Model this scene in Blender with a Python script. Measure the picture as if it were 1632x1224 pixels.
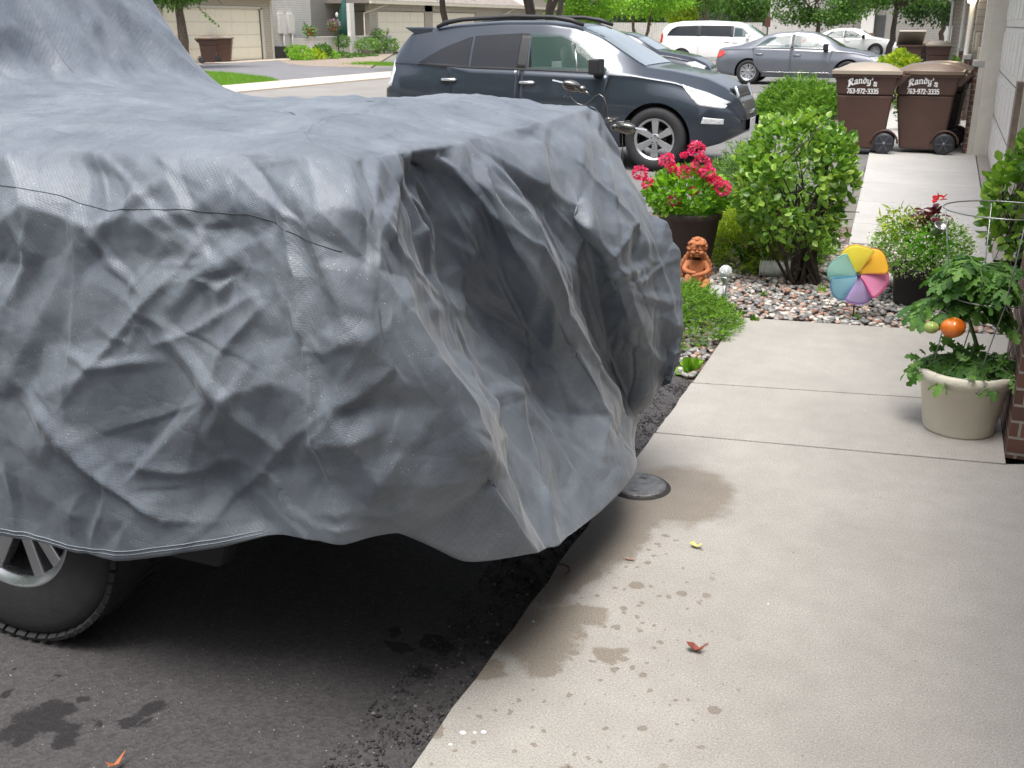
import bpy, bmesh, math, random
import numpy as np
from mathutils import Vector, Matrix
S = bpy.context.scene
for _o in list(bpy.data.objects): bpy.data.objects.remove(_o)
COL = S.collection
R = math.radians
# ------------------------------------------------------------------ camera, sky, sun, exposure
# world frame: +y runs along the row of garages, +x points at the garages, ground is z = 0
F_PX, CAM_H, HORIZON, YAW = 1650.0, 1.62, 38.0, R(22)
PITCH = math.atan((612 - HORIZON) / F_PX)
cam_d = bpy.data.cameras.new('camera'); cam = bpy.data.objects.new('camera', cam_d); COL.objects.link(cam)
cam.location = (0, 0, CAM_H); cam.rotation_euler = (math.pi / 2 - PITCH, 0, YAW)
cam_d.sensor_width = 36; cam_d.lens = 36 * F_PX / 1632; cam_d.clip_start = 0.05; cam_d.clip_end = 2000
S.camera = cam
cam_d.dof.use_dof = True; cam_d.dof.focus_distance = 2.4; cam_d.dof.aperture_fstop = 22.0
world = bpy.data.worlds.new('World'); S.world = world; world.use_nodes = True
_nt = world.node_tree; _bg = _nt.nodes['Background']
SUN_EL, SUN_AZ = R(72), R(172)      # azimuth: direction the light comes from, measured from +y towards +x
_sky = _nt.nodes.new('ShaderNodeTexSky'); _sky.sky_type = 'NISHITA'; _sky.sun_disc = False
_sky.sun_elevation = SUN_EL; _sky.sun_rotation = SUN_AZ; _sky.dust_density = 4.5; _sky.air_density = 1.0; _sky.ozone_density = 1.0
_hs = _nt.nodes.new('ShaderNodeHueSaturation'); _hs.inputs['Saturation'].default_value = .45   # thin white cloud
_nt.links.new(_sky.outputs[0], _hs.inputs['Color']); _nt.links.new(_hs.outputs[0], _bg.inputs[0]); _bg.inputs[1].default_value = 0.11
sun_d = bpy.data.lights.new('sun', 'SUN'); sun = bpy.data.objects.new('sun', sun_d); COL.objects.link(sun)
sun_d.energy = 1.5; sun_d.angle = R(32); sun_d.color = (1, .965, .9)
_dir = Vector((math.sin(SUN_AZ) * math.cos(SUN_EL), math.cos(SUN_AZ) * math.cos(SUN_EL), math.sin(SUN_EL)))
sun.rotation_euler = _dir.to_track_quat('Z', 'Y').to_euler()
S.view_settings.view_transform = 'Standard'; S.view_settings.look = 'None'; S.view_settings.gamma = 1
S.view_settings.exposure = 1.3
S.render.engine = 'CYCLES'; S.cycles.max_bounces = 8; S.cycles.transparent_max_bounces = 12

# ------------------------------------------------------------------ measuring helper: a point of the photograph on a plane of the place
_cp, _sp, _st, _ct = math.cos(PITCH), math.sin(PITCH), math.sin(YAW), math.cos(YAW)
def at(u, v, x=None, y=None, z=None):
    X = (u - 816) / F_PX; V = (v - 612) / F_PX
    Y = _cp - V * _sp; Z = -_sp - V * _cp
    b, a, k = X * _ct - Y * _st, X * _st + Y * _ct, Z
    if x is not None: t = x / b
    elif y is not None: t = y / a
    else: t = ((z or 0) - CAM_H) / k
    return Vector((b * t, a * t, CAM_H + k * t))

# ------------------------------------------------------------------ object helpers
def tag(o, label=None, cat=None, group=None, kind=None):
    if label: o['label'] = label
    if cat: o['category'] = cat
    if group: o['group'] = group
    if kind: o['kind'] = kind
    return o
def empty(name, loc, rz=0.0, label=None, cat=None, group=None):
    o = bpy.data.objects.new(name, None); COL.objects.link(o)
    o.location = loc; o.rotation_euler = (0, 0, rz); o.empty_display_size = .1
    return tag(o, label, cat, group)
def link_mesh(name, me, mat, parent=None, smooth=False, loc=None):
    o = bpy.data.objects.new(name, me); COL.objects.link(o)
    if mat is not None:
        for m in (mat if isinstance(mat, (list, tuple)) else [mat]): me.materials.append(m)
    if smooth: me.polygons.foreach_set('use_smooth', [True] * len(me.polygons))
    if parent is not None: o.parent = parent
    if loc is not None: o.location = loc
    return o
def np_mesh(name, verts, faces, uv=None):
    """verts (N,3) array, faces (M,k) array with k = 3 or 4"""
    me = bpy.data.meshes.new(name); verts = np.asarray(verts, dtype=np.float32); faces = np.asarray(faces, dtype=np.int32)
    k = faces.shape[1]; me.vertices.add(len(verts)); me.vertices.foreach_set('co', verts.ravel())
    me.loops.add(faces.size); me.loops.foreach_set('vertex_index', faces.ravel())
    me.polygons.add(len(faces)); me.polygons.foreach_set('loop_start', np.arange(0, faces.size, k, dtype=np.int32))
    me.update(calc_edges=True); me.validate()
    if uv is not None:
        l = me.uv_layers.new(name='UVMap'); l.data.foreach_set('uv', np.asarray(uv, dtype=np.float32)[faces.ravel()].ravel())
    return me
def grid_faces(n, m, closed=False):
    """quads of an n x m vertex grid; closed joins the last column to the first"""
    f = []
    i = np.arange(n - 1)[:, None]; c = m if closed else m - 1
    j = np.arange(c)[None, :]; j2 = (j + 1) % m
    return np.stack([i * m + j, i * m + j2, (i + 1) * m + j2, (i + 1) * m + j], -1).reshape(-1, 4)

class MB:
    """collects simple shapes and links them as ONE mesh object"""
    def __init__(s): s.v = []; s.f = []; s.sm = []
    def add(s, vs, fs, smooth=False, M=None):
        k = len(s.v); s.v += [tuple(M @ Vector(p)) if M is not None else tuple(p) for p in vs]
        s.f += [tuple(k + i for i in f) for f in fs]; s.sm += [smooth] * len(fs); return s
    def box(s, c, d, rz=0, M=None, rx=0, ry=0):
        x, y, z = d[0] / 2, d[1] / 2, d[2] / 2
        m = Matrix.Translation(c) @ Matrix.Rotation(rz, 4, 'Z') @ Matrix.Rotation(ry, 4, 'Y') @ Matrix.Rotation(rx, 4, 'X')
        if M is not None: m = M @ m
        vs = [(sx * x, sy * y, sz * z) for sz in (-1, 1) for sy in (-1, 1) for sx in (-1, 1)]
        return s.add(vs, [(0, 2, 3, 1), (4, 5, 7, 6), (0, 1, 5, 4), (2, 6, 7, 3), (0, 4, 6, 2), (1, 3, 7, 5)], False, m)
    def prism(s, poly, z0, z1, M=None):
        n = len(poly); vs = [(x, y, z0) for x, y in poly] + [(x, y, z1) for x, y in poly]
        return s.add(vs, [tuple(range(n))[::-1], tuple(range(n, 2 * n))] + [(i, (i + 1) % n, n + (i + 1) % n, n + i) for i in range(n)], False, M)
    def lathe(s, prof, n=32, c=(0, 0, 0), M=None, smooth=True, cap=True, sx=1, sy=1):
        vs = []
        for r, z in prof:
            for i in range(n):
                a = 2 * math.pi * i / n; vs.append((c[0] + r * math.cos(a) * sx, c[1] + r * math.sin(a) * sy, c[2] + z))
        fs = [(j * n + i, j * n + (i + 1) % n, (j + 1) * n + (i + 1) % n, (j + 1) * n + i) for j in range(len(prof) - 1) for i in range(n)]
        if cap: fs += [tuple(range(n))[::-1], tuple((len(prof) - 1) * n + i for i in range(n))]
        return s.add(vs, fs, smooth, M)
    def tube(s, pts, r, n=8, M=None, closed=False):
        pts = [Vector(p) for p in pts]; k = len(pts); rs = r if isinstance(r, (list, tuple)) else [r] * k
        vs = []; pr = None
        for i, p in enumerate(pts):
            t = (pts[(i + 1) % k] - pts[i - 1]) if (closed or 0 < i < k - 1) else (pts[1] - pts[0] if i == 0 else pts[-1] - pts[-2])
            t.normalize()
            if pr is None: pr = t.orthogonal().normalized()
            pr = (pr - t * pr.dot(t)); pr = pr.normalized() if pr.length > 1e-6 else t.orthogonal().normalized()
            q = t.cross(pr)
            for j in range(n):
                a = 2 * math.pi * j / n; vs.append(p + (pr * math.cos(a) + q * math.sin(a)) * rs[i])
        fs = [(i * n + j, i * n + (j + 1) % n, (i + 1) % k * n + (j + 1) % n, (i + 1) % k * n + j) for i in range(k if closed else k - 1) for j in range(n)]
        if not closed: fs += [tuple(range(n))[::-1], tuple((k - 1) * n + j for j in range(n))]
        return s.add(vs, fs, True, M)
    def ball(s, c, r, n=16, m=10, M=None):
        rx, ry, rz = r if isinstance(r, (tuple, list)) else (r, r, r)
        prof = [(max(1e-4, math.sin(math.pi * j / m)), -math.cos(math.pi * j / m)) for j in range(m + 1)]
        vs = [(c[0] + rx * p * math.cos(2 * math.pi * i / n), c[1] + ry * p * math.sin(2 * math.pi * i / n), c[2] + rz * z) for p, z in prof for i in range(n)]
        fs = [(j * n + i, j * n + (i + 1) % n, (j + 1) * n + (i + 1) % n, (j + 1) * n + i) for j in range(m) for i in range(n)]
        return s.add(vs, fs, True, M)
    def build(s, name, mat, parent=None, bevel=0, loc=None, seg=2):
        me = bpy.data.meshes.new(name); me.from_pydata(s.v, [], s.f); me.update()
        me.polygons.foreach_set('use_smooth', s.sm)
        bm = bmesh.new(); bm.from_mesh(me); bmesh.ops.recalc_face_normals(bm, faces=bm.faces)
        if bevel:
            es = [e for e in bm.edges if len(e.link_faces) == 2 and e.calc_face_angle(0) > .6]
            bmesh.ops.bevel(bm, geom=es, offset=bevel, segments=seg, profile=.6, affect='EDGES', clamp_overlap=True)
        bm.to_mesh(me); bm.free()
        return link_mesh(name, me, mat, parent, False, loc)

# ------------------------------------------------------------------ material helpers
def srgb(h):
    c = [int(h[i:i + 2], 16) / 255 for i in (0, 2, 4)]
    return tuple(x / 12.92 if x < .04045 else ((x + .055) / 1.055) ** 2.4 for x in c) + (1,)
class N:
    """short node-tree writer"""
    def __init__(s, name):
        s.m = bpy.data.materials.new(name); s.m.use_nodes = True; s.t = s.m.node_tree
        s.b = s.t.nodes['Principled BSDF']
    def n(s, typ, ins=None, **kw):
        x = s.t.nodes.new('ShaderNode' + typ)
        for k, v in kw.items(): setattr(x, k, v)
        for k, v in (ins or {}).items(): s.set(x.inputs[k], v)
        return x
    def set(s, sock, v):
        if isinstance(v, bpy.types.NodeSocket): s.t.links.new(v, sock)
        elif isinstance(v, bpy.types.Node): s.t.links.new(v.outputs[0], sock)
        else: sock.default_value = v
    def P(s, **kw):
        for k, v in kw.items(): s.set(s.b.inputs[k.replace('_', ' ')], v)
    def coord(s, kind='Object', scale=(1, 1, 1)):
        c = s.n('TexCoord').outputs[kind]
        return s.n('Mapping', {'Vector': c, 'Scale': scale}).outputs[0]
    def noise(s, vec, scale, detail=4, rough=.6, dist=0):
        return s.n('TexNoise', {'Vector': vec, 'Scale': scale, 'Detail': detail, 'Roughness': rough, 'Distortion': dist}).outputs[0]
    def ramp(s, fac, stops, interp='LINEAR'):
        r = s.n('ValToRGB', {'Fac': fac}); e = r.color_ramp.elements; r.color_ramp.interpolation = interp
        while len(e) < len(stops): e.new(.5)
        for q, (p, c) in zip(e, stops): q.position = p; q.color = c if len(c) == 4 else (*c, 1)
        return r.outputs[0]
    def mix(s, f, a, b, typ='MIX'):
        x = s.n('Mix', data_type='RGBA', blend_type=typ); s.set(x.inputs[0], f); s.set(x.inputs[6], a); s.set(x.inputs[7], b); return x.outputs[2]
    def math(s, op, a, b=0, c=0, clamp=False):
        x = s.n('Math', operation=op, use_clamp=clamp); s.set(x.inputs[0], a); s.set(x.inputs[1], b); s.set(x.inputs[2], c); return x.outputs[0]
    def bump(s, h, strength=.3, dist=.01, normal=None):
        x = s.n('Bump', {'Height': h, 'Strength': strength, 'Distance': dist})
        if normal is not None: s.set(x.inputs['Normal'], normal)
        return x.outputs[0]
def g3(v): return (v, v, v, 1)
def plain(name, col, rough=.5, metal=0, var=.12, scale=6, bump=.05, bscale=60, coat=0, spec=.5):
    k = N(name); v = k.coord(); a = tuple(c * (1 - var) for c in col[:3]) + (1,); b = tuple(min(1, c * (1 + var)) for c in col[:3]) + (1,)
    nz = k.noise(v, scale, 5)
    k.P(Base_Color=k.ramp(nz, [(.3, a), (.7, b)]), Roughness=k.math('ADD', rough - .06, k.math('MULTIPLY', nz, .12)), Metallic=metal, Coat_Weight=coat, Specular_IOR_Level=spec)
    if bump: k.P(Normal=k.bump(k.noise(v, bscale, 3), bump, .01))
    return k.m
MT = {}
# ================================================================== THE COVERED TRUCK: fabric cover
rng = np.random.default_rng(7)
def catmull(P, n_per, axis=0):
    """Catmull-Rom (centripetal-ish, clamped ends) through control points along an axis"""
    P = np.moveaxis(np.asarray(P, float), axis, 0)
    Q = np.concatenate([2 * P[:1] - P[1:2], P, 2 * P[-1:] - P[-2:-1]])
    out = []
    for i in range(len(P) - 1):
        p0, p1, p2, p3 = Q[i], Q[i + 1], Q[i + 2], Q[i + 3]; k = n_per[i]
        for t in np.arange(k) / k:
            tt = t * t; t3 = tt * t; te = .38
            m1 = te * (p2 - p0); m2 = te * (p3 - p1)
            out.append((2 * t3 - 3 * tt + 1) * p1 + (t3 - 2 * tt + t) * m1 + (-2 * t3 + 3 * tt) * p2 + (t3 - tt) * m2)
    out.append(P[-1])
    return np.moveaxis(np.array(out), 0, axis)

def A_(u, v, y): return tuple(at(u, v, y=y))
def B_(u, v, x): return tuple(at(u, v, x=x))
def side_station(x, ys, zs): return [(x, y, z) for y, z in zip(ys, zs)]
CY = 2.65
def hoodtop(x): return [(x, CY, 1.425), (x, 2.25, 1.42), (x, 1.93, 1.405)]
st = []
# rings: 0 centre line, 1, 2 towards the edge, 3 edge, 4..8 down the side, 9 hem, 10 hem lip
def roofz(x): return float(np.interp(x, [-5, -3.3, -2.98, -2.84, -2.72, -2.62, -2.5, -2.38], [2.05, 2.04, 2.0, 1.90, 1.70, 1.52, 1.42, 1.405]))
for x, hem in [(-5.2, .42), (-4.2, .42), (-3.4, .40), (-3.08, .39), (-2.93, .38), (-2.8, .38), (-2.68, .376), (-2.56, .375)]:
    rz = roofz(x); e = max(0, min(1, (rz - 1.41) / .5))
    st.append([(x, CY, rz), (x, 2.35, rz - .01), (x, 2.0 + .05 * e, rz - .05 - .02 * e), (x, 1.78, 1.37), (x, 1.70, 1.22), (x, 1.69, 1.05), (x, 1.70, .88), (x, 1.70, .72), (x, 1.71, .55), (x, 1.74, hem), (x, 1.76, hem)])
def near(x, rows): # rows: (u, v, y) for rings 3..9
    x0 = min(x, -1.46); q = np.interp(x, [-1.46, -1.13], [0, 1]); pts = [(x0, CY, 1.41), (max(x, np.interp(x, [-1.46, -1.13], [-1.46, -1.325])) if x < -1.46 else np.interp(x, [-1.46, -1.13], [-1.46, -1.325]), 2.25 - .185 * q, 1.405), (x if x < -1.46 else np.interp(x, [-1.46, -1.13], [-1.43, -1.19]), 1.93 - .075 * q, 1.392)]
    pts += [A_(*r) for r in rows]; l = pts[-1]; pts.append((l[0], l[1] + .03, l[2] + .005)); return pts
st.append(near(-2.28, [(-95, 243, 1.78), (-100, 330, 1.71), (-110, 440, 1.69), (-115, 545, 1.70), (-110, 650, 1.69), (-100, 750, 1.70), (-90, 845, 1.73)]))
st.append(near(-1.98, [(15, 243, 1.77), (8, 330, 1.70), (0, 430, 1.68), (-5, 540, 1.68), (-5, 650, 1.685), (0, 760, 1.69), (5, 857, 1.72)]))
st.append(near(-1.78, [(110, 240, 1.78), (118, 320, 1.71), (105, 430, 1.675), (100, 560, 1.68), (98, 680, 1.67), (110, 790, 1.70), (105, 880, 1.725)]))
st.append(near(-1.60, [(205, 243, 1.78), (215, 325, 1.705), (225, 430, 1.675), (240, 550, 1.68), (235, 660, 1.68), (222, 780, 1.70), (200, 889, 1.72)]))
st.append(near(-1.42, [(300, 243, 1.78), (310, 330, 1.70), (325, 430, 1.68), (330, 540, 1.68), (330, 650, 1.66), (335, 770, 1.715), (330, 874, 1.73)]))
st.append(near(-1.28, [(380, 245, 1.78), (385, 335, 1.705), (390, 430, 1.685), (400, 545, 1.68), (405, 650, 1.66), (400, 775, 1.78), (425, 855, 1.77)]))
st.append(near(-1.20, [(436, 250, 1.765), (434, 330, 1.69), (455, 430, 1.66), (475, 545, 1.65), (480, 650, 1.66), (470, 775, 1.72), (490, 860, 1.72)]))
st.append(near(-1.13, [(490, 250, 1.75), (500, 335, 1.67), (530, 430, 1.63), (548, 560, 1.64), (540, 680, 1.67), (535, 790, 1.68), (545, 869, 1.70)]))
# the loose nose: pixel + distance x
def nose(i0, rows):
    r3 = B_(*rows[0]); k3 = CY - r3[1]
    i0 = [(-1.46, CY, 1.41), (r3[0] - .24, r3[1] + k3 * .30, 1.402), (r3[0] - .10, r3[1] + k3 * .06, min(1.392, r3[2] + .022))]
    pts = i0 + [B_(*r) for r in rows]; l = pts[-1]; pts.append((l[0] - .05, l[1] + .02, l[2] + .0)); return pts
st.append(nose([(-1.42, CY, 1.41), (-1.25, 2.25, 1.405), (-1.14, 1.93, 1.385)],
  [(545, 254, -1.09), (572, 335, -1.0), (600, 440, -.975), (625, 560, -.97), (630, 680, -.98), (620, 790, -1.0), (640, 850, -1.0)]))
st.append(nose([(-1.40, CY, 1.405), (-1.22, 2.27, 1.40), (-1.12, 1.98, 1.38)],
  [(562, 258, -1.075), (594, 330, -1.0), (615, 425, -.95), (652, 545, -.92), (700, 670, -.90), (715, 775, -.90), (745, 896, -.90)]))
st.append(nose([(-1.40, CY, 1.405), (-1.2, 2.3, 1.40), (-1.12, 2.03, 1.38)],     # ridge one, down to the near tip
  [(570, 256, -1.075), (604, 330, -1.0), (628, 425, -.945), (668, 540, -.90), (735, 665, -.86), (795, 770, -.82), (850, 884, -.79)]))
st.append(nose([(-1.40, CY, 1.405), (-1.2, 2.33, 1.40), (-1.12, 2.10, 1.38)],
  [(590, 254, -1.09), (622, 330, -1.03), (650, 425, -1.0), (692, 540, -.96), (765, 665, -.89), (822, 770, -.84), (868, 880, -.79)]))
st.append(nose([(-1.40, CY, 1.405), (-1.2, 2.36, 1.40), (-1.12, 2.20, 1.38)],    # the hollow between the ridges
  [(640, 247, -1.09), (670, 320, -1.09), (700, 425, -1.09), (745, 540, -1.06), (810, 650, -.99), (860, 750, -.90), (900, 862, -.80)]))
st.append(nose([(-1.40, CY, 1.405), (-1.2, 2.45, 1.40), (-1.12, 2.35, 1.38)],
  [(690, 240, -1.08), (730, 310, -1.05), (780, 420, -1.04), (840, 540, -1.02), (890, 650, -.95), (925, 740, -.87), (950, 820, -.80)]))
st.append(nose([(-1.40, CY, 1.405), (-1.2, 2.55, 1.40), (-1.12, 2.5, 1.38)],     # ridge two, down to the second tip
  [(735, 230, -1.07), (785, 300, -.99), (850, 420, -.92), (915, 530, -.88), (965, 625, -.85), (992, 690, -.82), (1013, 748, -.79)]))
st.append(nose([(-1.40, CY, 1.405), (-1.2, 2.65, 1.40), (-1.12, 2.65, 1.38)],
  [(780, 217, -1.075), (835, 290, -1.0), (890, 400, -.96), (935, 510, -.95), (972, 590, -.94), (995, 650, -.93), (1002, 690, -.92)]))
st.append(nose([(-1.40, CY, 1.405), (-1.2, 2.8, 1.40), (-1.12, 2.85, 1.38)],
  [(860, 198, -1.07), (890, 270, -.99), (925, 370, -.93), (955, 470, -.92), (975, 560, -.93), (995, 625, -.93), (1002, 668, -.93)]))
st.append(nose([(-1.40, CY, 1.41), (-1.2, 2.95, 1.40), (-1.12, 3.0, 1.38)],
  [(908, 185, -1.065), (925, 260, -.97), (945, 360, -.89), (985, 460, -.84), (1010, 540, -.83), (1025, 600, -.85), (1030, 645, -.88)]))
st.append(nose([(-1.42, CY, 1.41), (-1.25, 3.05, 1.40), (-1.14, 3.15, 1.375)],
  [(938, 175, -1.08), (965, 240, -.99), (1005, 330, -.88), (1045, 430, -.81), (1060, 510, -.79), (1055, 570, -.82), (1052, 618, -.84)]))
st.append([(-1.48, CY, 1.41), (-1.37, 3.13, 1.40), (-1.25, 3.32, 1.375)] + [A_(943, 176, 3.38), A_(1000, 250, 3.45), A_(1052, 328, 3.45), A_(1084, 388, 3.45), A_(1090, 500, 3.42), A_(1082, 560, 3.42), A_(1064, 606, 3.45)] + [(-.84, 3.5, .5)])
st.append([(-1.56, CY, 1.41), (-1.50, 3.12, 1.40), (-1.42, 3.35, 1.375), (-1.4, 3.52, 1.33), (-1.25, 3.62, 1.2), (-1.12, 3.66, 1.05), (-1.05, 3.66, .85), (-1.05, 3.66, .7), (-1.08, 3.66, .55), (-1.1, 3.66, .46), (-1.12, 3.62, .46)])
for x, hem in [(-1.8, .42), (-2.28, .38), (-2.56, .38), (-2.68, .38), (-2.8, .38), (-2.93, .38), (-3.08, .38), (-3.4, .4), (-4.2, .42), (-5.2, .42)]:
    rz = roofz(x); e = max(0, min(1, (rz - 1.41) / .5))
    st.append([(x, CY, rz - (.02 if x > -2.3 else 0)), (x, 2.98, rz - .01), (x, 3.3 - .05 * e, rz - .05 - .02 * e), (x, 3.53, 1.33), (x, 3.6, 1.2), (x, 3.61, 1.05), (x, 3.6, .88), (x, 3.6, .72), (x, 3.6, .55), (x, 3.58, hem), (x, 3.55, hem)])
CTRL = np.array(st)
seg_i = []
for i in range(len(CTRL) - 1):
    d = np.linalg.norm(CTRL[i + 1, 3:9] - CTRL[i, 3:9], axis=1).mean()
    seg_i.append(max(8, int(d / (.0052 if 5 < i < 28 else (.009 if i <= 5 and i > 0 else .025)))))
seg_j = [40, 34, 30, 16, 26, 26, 26, 26, 26, 3]; J3 = 104
G = catmull(catmull(CTRL, seg_i, 0), seg_j, 1)          # (stations, rings, 3)
nI, nJ = G.shape[:2]
a_, b_ = sum(seg_i[:11]), sum(seg_i[:30])                # the fan over the nose: even the bonnet out so that no two stations cross
sm_ = G.copy()
for _ in range(260):
    sm_[a_:b_, 2:J3] = .5 * sm_[a_:b_, 2:J3] + .25 * (sm_[a_ - 1:b_ - 1, 2:J3] + sm_[a_ + 1:b_ + 1, 2:J3])
wt = np.clip((J3 - 2 - np.arange(J3)) / 30, 0, 1)[None, 2:, None]; G[a_:b_, 2:J3] = G[a_:b_, 2:J3] * (1 - wt) + sm_[a_:b_, 2:J3] * wt
# cloth coordinates in metres
du = np.linalg.norm(np.diff(G[:, nJ // 3:], axis=0), axis=2).mean(1); U = np.concatenate([[0], np.cumsum(du)])
dv = np.linalg.norm(np.diff(G, axis=1), axis=2).mean(0); W = np.concatenate([[0], np.cumsum(dv)])
def normals(G):
    tu = np.gradient(G, axis=0); tv = np.gradient(G, axis=1); n = np.cross(tv, tu)
    return n / (np.linalg.norm(n, axis=2, keepdims=True) + 1e-9)
Nn = normals(G)
if Nn[nI // 3, nJ // 2][1] > 0: Nn = -Nn
def facets(X, g, q, seed):
    """creased height: lower envelope of tilted bowls round jittered lattice seeds -> flat panes that meet in sharp creases"""
    r = np.random.default_rng(seed); L = r.random((24, 24, 24, 3)); Gd = r.normal(0, g, (24, 24, 24, 3)); C = r.uniform(0, g * .5, (24, 24, 24))
    i0 = np.floor(X).astype(int); out = np.full(len(X), 1e9)
    for a in (-1, 0, 1):
        for b in (-1, 0, 1):
            for c in (-1, 0, 1):
                ii = i0 + np.array((a, b, c)); m = tuple((ii % 24).T); d = X - ii - L[m]
                np.minimum(out, C[m] + (d * Gd[m]).sum(1) + q * (d * d).sum(1), out=out)
    return out
Xf = G.reshape(-1, 3)
def vnoise(X, scale, seed):
    """smooth value noise on a 3-D lattice"""
    r = np.random.default_rng(seed); L = r.random((32, 32, 32)); p = X * scale; i = np.floor(p).astype(int); f = p - i; f = f * f * (3 - 2 * f)
    def c(a, b, d): return L[(i[:, 0] + a) % 32, (i[:, 1] + b) % 32, (i[:, 2] + d) % 32]
    x0 = c(0, 0, 0) * (1 - f[:, 0]) + c(1, 0, 0) * f[:, 0]; x1 = c(0, 1, 0) * (1 - f[:, 0]) + c(1, 1, 0) * f[:, 0]
    x2 = c(0, 0, 1) * (1 - f[:, 0]) + c(1, 0, 1) * f[:, 0]; x3 = c(0, 1, 1) * (1 - f[:, 0]) + c(1, 1, 1) * f[:, 0]
    y0 = x0 * (1 - f[:, 1]) + x1 * f[:, 1]; y1 = x2 * (1 - f[:, 1]) + x3 * f[:, 1]
    return y0 * (1 - f[:, 2]) + y1 * f[:, 2]
Xw = Xf + .03 * np.stack([vnoise(Xf, 5, k) - .5 for k in (1, 2, 3)], 1) + .006 * np.stack([vnoise(Xf, 14, k) - .5 for k in (4, 5, 6)], 1)
lo, hi = np.array([-3.6, 1.5, .3]), np.array([-.6, 3.8, 2.0])
from mathutils.geometry import delaunay_2d_cdt
def tin(cell, sc, sigma, seed):
    """crumpled-paper height: flat triangular panes between random points, laid out in cloth coordinates"""
    r = np.random.default_rng(seed); nu = int((U[-1] + .6) / cell); nw = int((W[-1] + .6) / (cell * sc))
    P = [((i + r.uniform(-.48, .48) + .5 * (j % 2)) * cell - .3, (j + r.uniform(-.48, .48)) * cell * sc - .3) for i in range(nu + 1) for j in range(nw + 1)]
    vs, _, fs, *_ = delaunay_2d_cdt([Vector(p) for p in P], [], [], 0, 1e-6); V2 = np.array([v[:] for v in vs]); H = r.normal(0, sigma, len(V2))
    ii = np.clip(np.searchsorted(U, V2[:, 0]), 0, nI - 1); jj = np.clip(np.searchsorted(W, V2[:, 1]), 0, nJ - 1); GP = G[ii, jj]; pos = G.copy()
    out = np.zeros((nI, nJ)); UG, WG = Uq.reshape(nI, nJ), Wq.reshape(nI, nJ)
    for f in fs:
        a, b, c = V2[f[0]], V2[f[1]], V2[f[2]]; lo_, hi_ = np.minimum(np.minimum(a, b), c) - .03, np.maximum(np.maximum(a, b), c) + .03
        i0, i1 = np.searchsorted(U, [lo_[0], hi_[0]]); j0, j1 = np.searchsorted(W, [lo_[1], hi_[1]])
        if i1 <= i0 or j1 <= j0: continue
        x, y = UG[i0:i1, j0:j1], WG[i0:i1, j0:j1]; det = (b[1] - c[1]) * (a[0] - c[0]) + (c[0] - b[0]) * (a[1] - c[1])
        if abs(det) < 1e-12: continue
        l1 = ((b[1] - c[1]) * (x - c[0]) + (c[0] - b[0]) * (y - c[1])) / det; l2 = ((c[1] - a[1]) * (x - c[0]) + (a[0] - c[0]) * (y - c[1])) / det; l3 = 1 - l1 - l2
        m = (l1 >= -1e-9) & (l2 >= -1e-9) & (l3 >= -1e-9); out[i0:i1, j0:j1][m] = (l1 * H[f[0]] + l2 * H[f[1]] + l3 * H[f[2]])[m]
        if min(a[0], b[0], c[0]) > 0 and max(a[0], b[0], c[0]) < U[-1] and max(a[1], b[1], c[1]) < W[-1]: pos[i0:i1, j0:j1][m] = (l1[..., None] * GP[f[0]] + l2[..., None] * GP[f[1]] + l3[..., None] * GP[f[2]])[m]
    return out.ravel(), pos
Uq = np.repeat(U, nJ) + .010 * (vnoise(Xf, 7, 71) - .5); Wq = np.tile(W, nI) + .010 * (vnoise(Xf, 7, 72) - .5)
h1, _ = tin(.27, 1.4, .011, 11)
h2, pos2 = tin(.13, 1.35, .0165, 21)
h3, _ = tin(.06, 1.3, .0070, 41)
amp_mask = .6 + .5 * np.clip((vnoise(Xf, 3.1, 9) - .3) * 2.2, 0, 1)
m3 = np.clip((vnoise(Xf, 4.3, 19) - .42) * 4, 0, 1)
top = np.clip((Nn.reshape(-1, 3)[:, 2] - .6) / .3, 0, 1)        # the bonnet lies nearly flat
shield = np.clip((-2.4 - Xf[:, 0]) / .2, 0, 1)
tops = top * (1 - shield); tops = np.where(Xf[:, 0] < -2.4, np.where(shield > 0, 0, tops), tops); top = top * (1 - .95 * shield)
D = (h1 + h2 * amp_mask + h3 * (.25 + .75 * m3) * amp_mask) * (1 - .85 * top)
# crumple lines: short straight creases scattered over the sheet, pinched up or down
rc = np.random.default_rng(77)
for _q in range(430):
    cu = rc.uniform(U[0] + 1.2, U[-1] - 2.0); cw = rc.uniform(W[nJ // 4] , W[-1]); ln = rc.choice([.05, .09, .14, .22]) * rc.uniform(.7, 1.3)
    an = rc.choice([1.2, 1.9, .75, 2.3, 1.57]) + rc.normal(0, .35); wd = rc.uniform(.006, .014) * (2.2 if _q < 110 else 1); ln *= 2.2 if _q < 110 else 1; am = rc.choice([1, 1, -1]) * rc.uniform(.22, .6) * wd
    lo_, hi_ = np.searchsorted(U, [cu - ln, cu + ln]); sl = slice(lo_ * nJ, hi_ * nJ)
    du_, dw_ = Uq[sl] - cu, Wq[sl] - cw; t_ = du_ * math.cos(an) + dw_ * math.sin(an); s_ = -du_ * math.sin(an) + dw_ * math.cos(an)
    e_ = np.clip(1 - np.abs(t_) / ln, 0, 1)
    D[sl] += am * e_ ** .5 * np.maximum(0, 1 - np.where(s_ > 0, s_ / (wd * 2.4), -s_ / (wd * .9))) * (1 - .7 * top[sl])
D -= D.mean()
# hanging waves
D += (vnoise(Xf * np.array([1, 1, .3]), 6, 31) - .5) * .016 * (1 - top)
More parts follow.
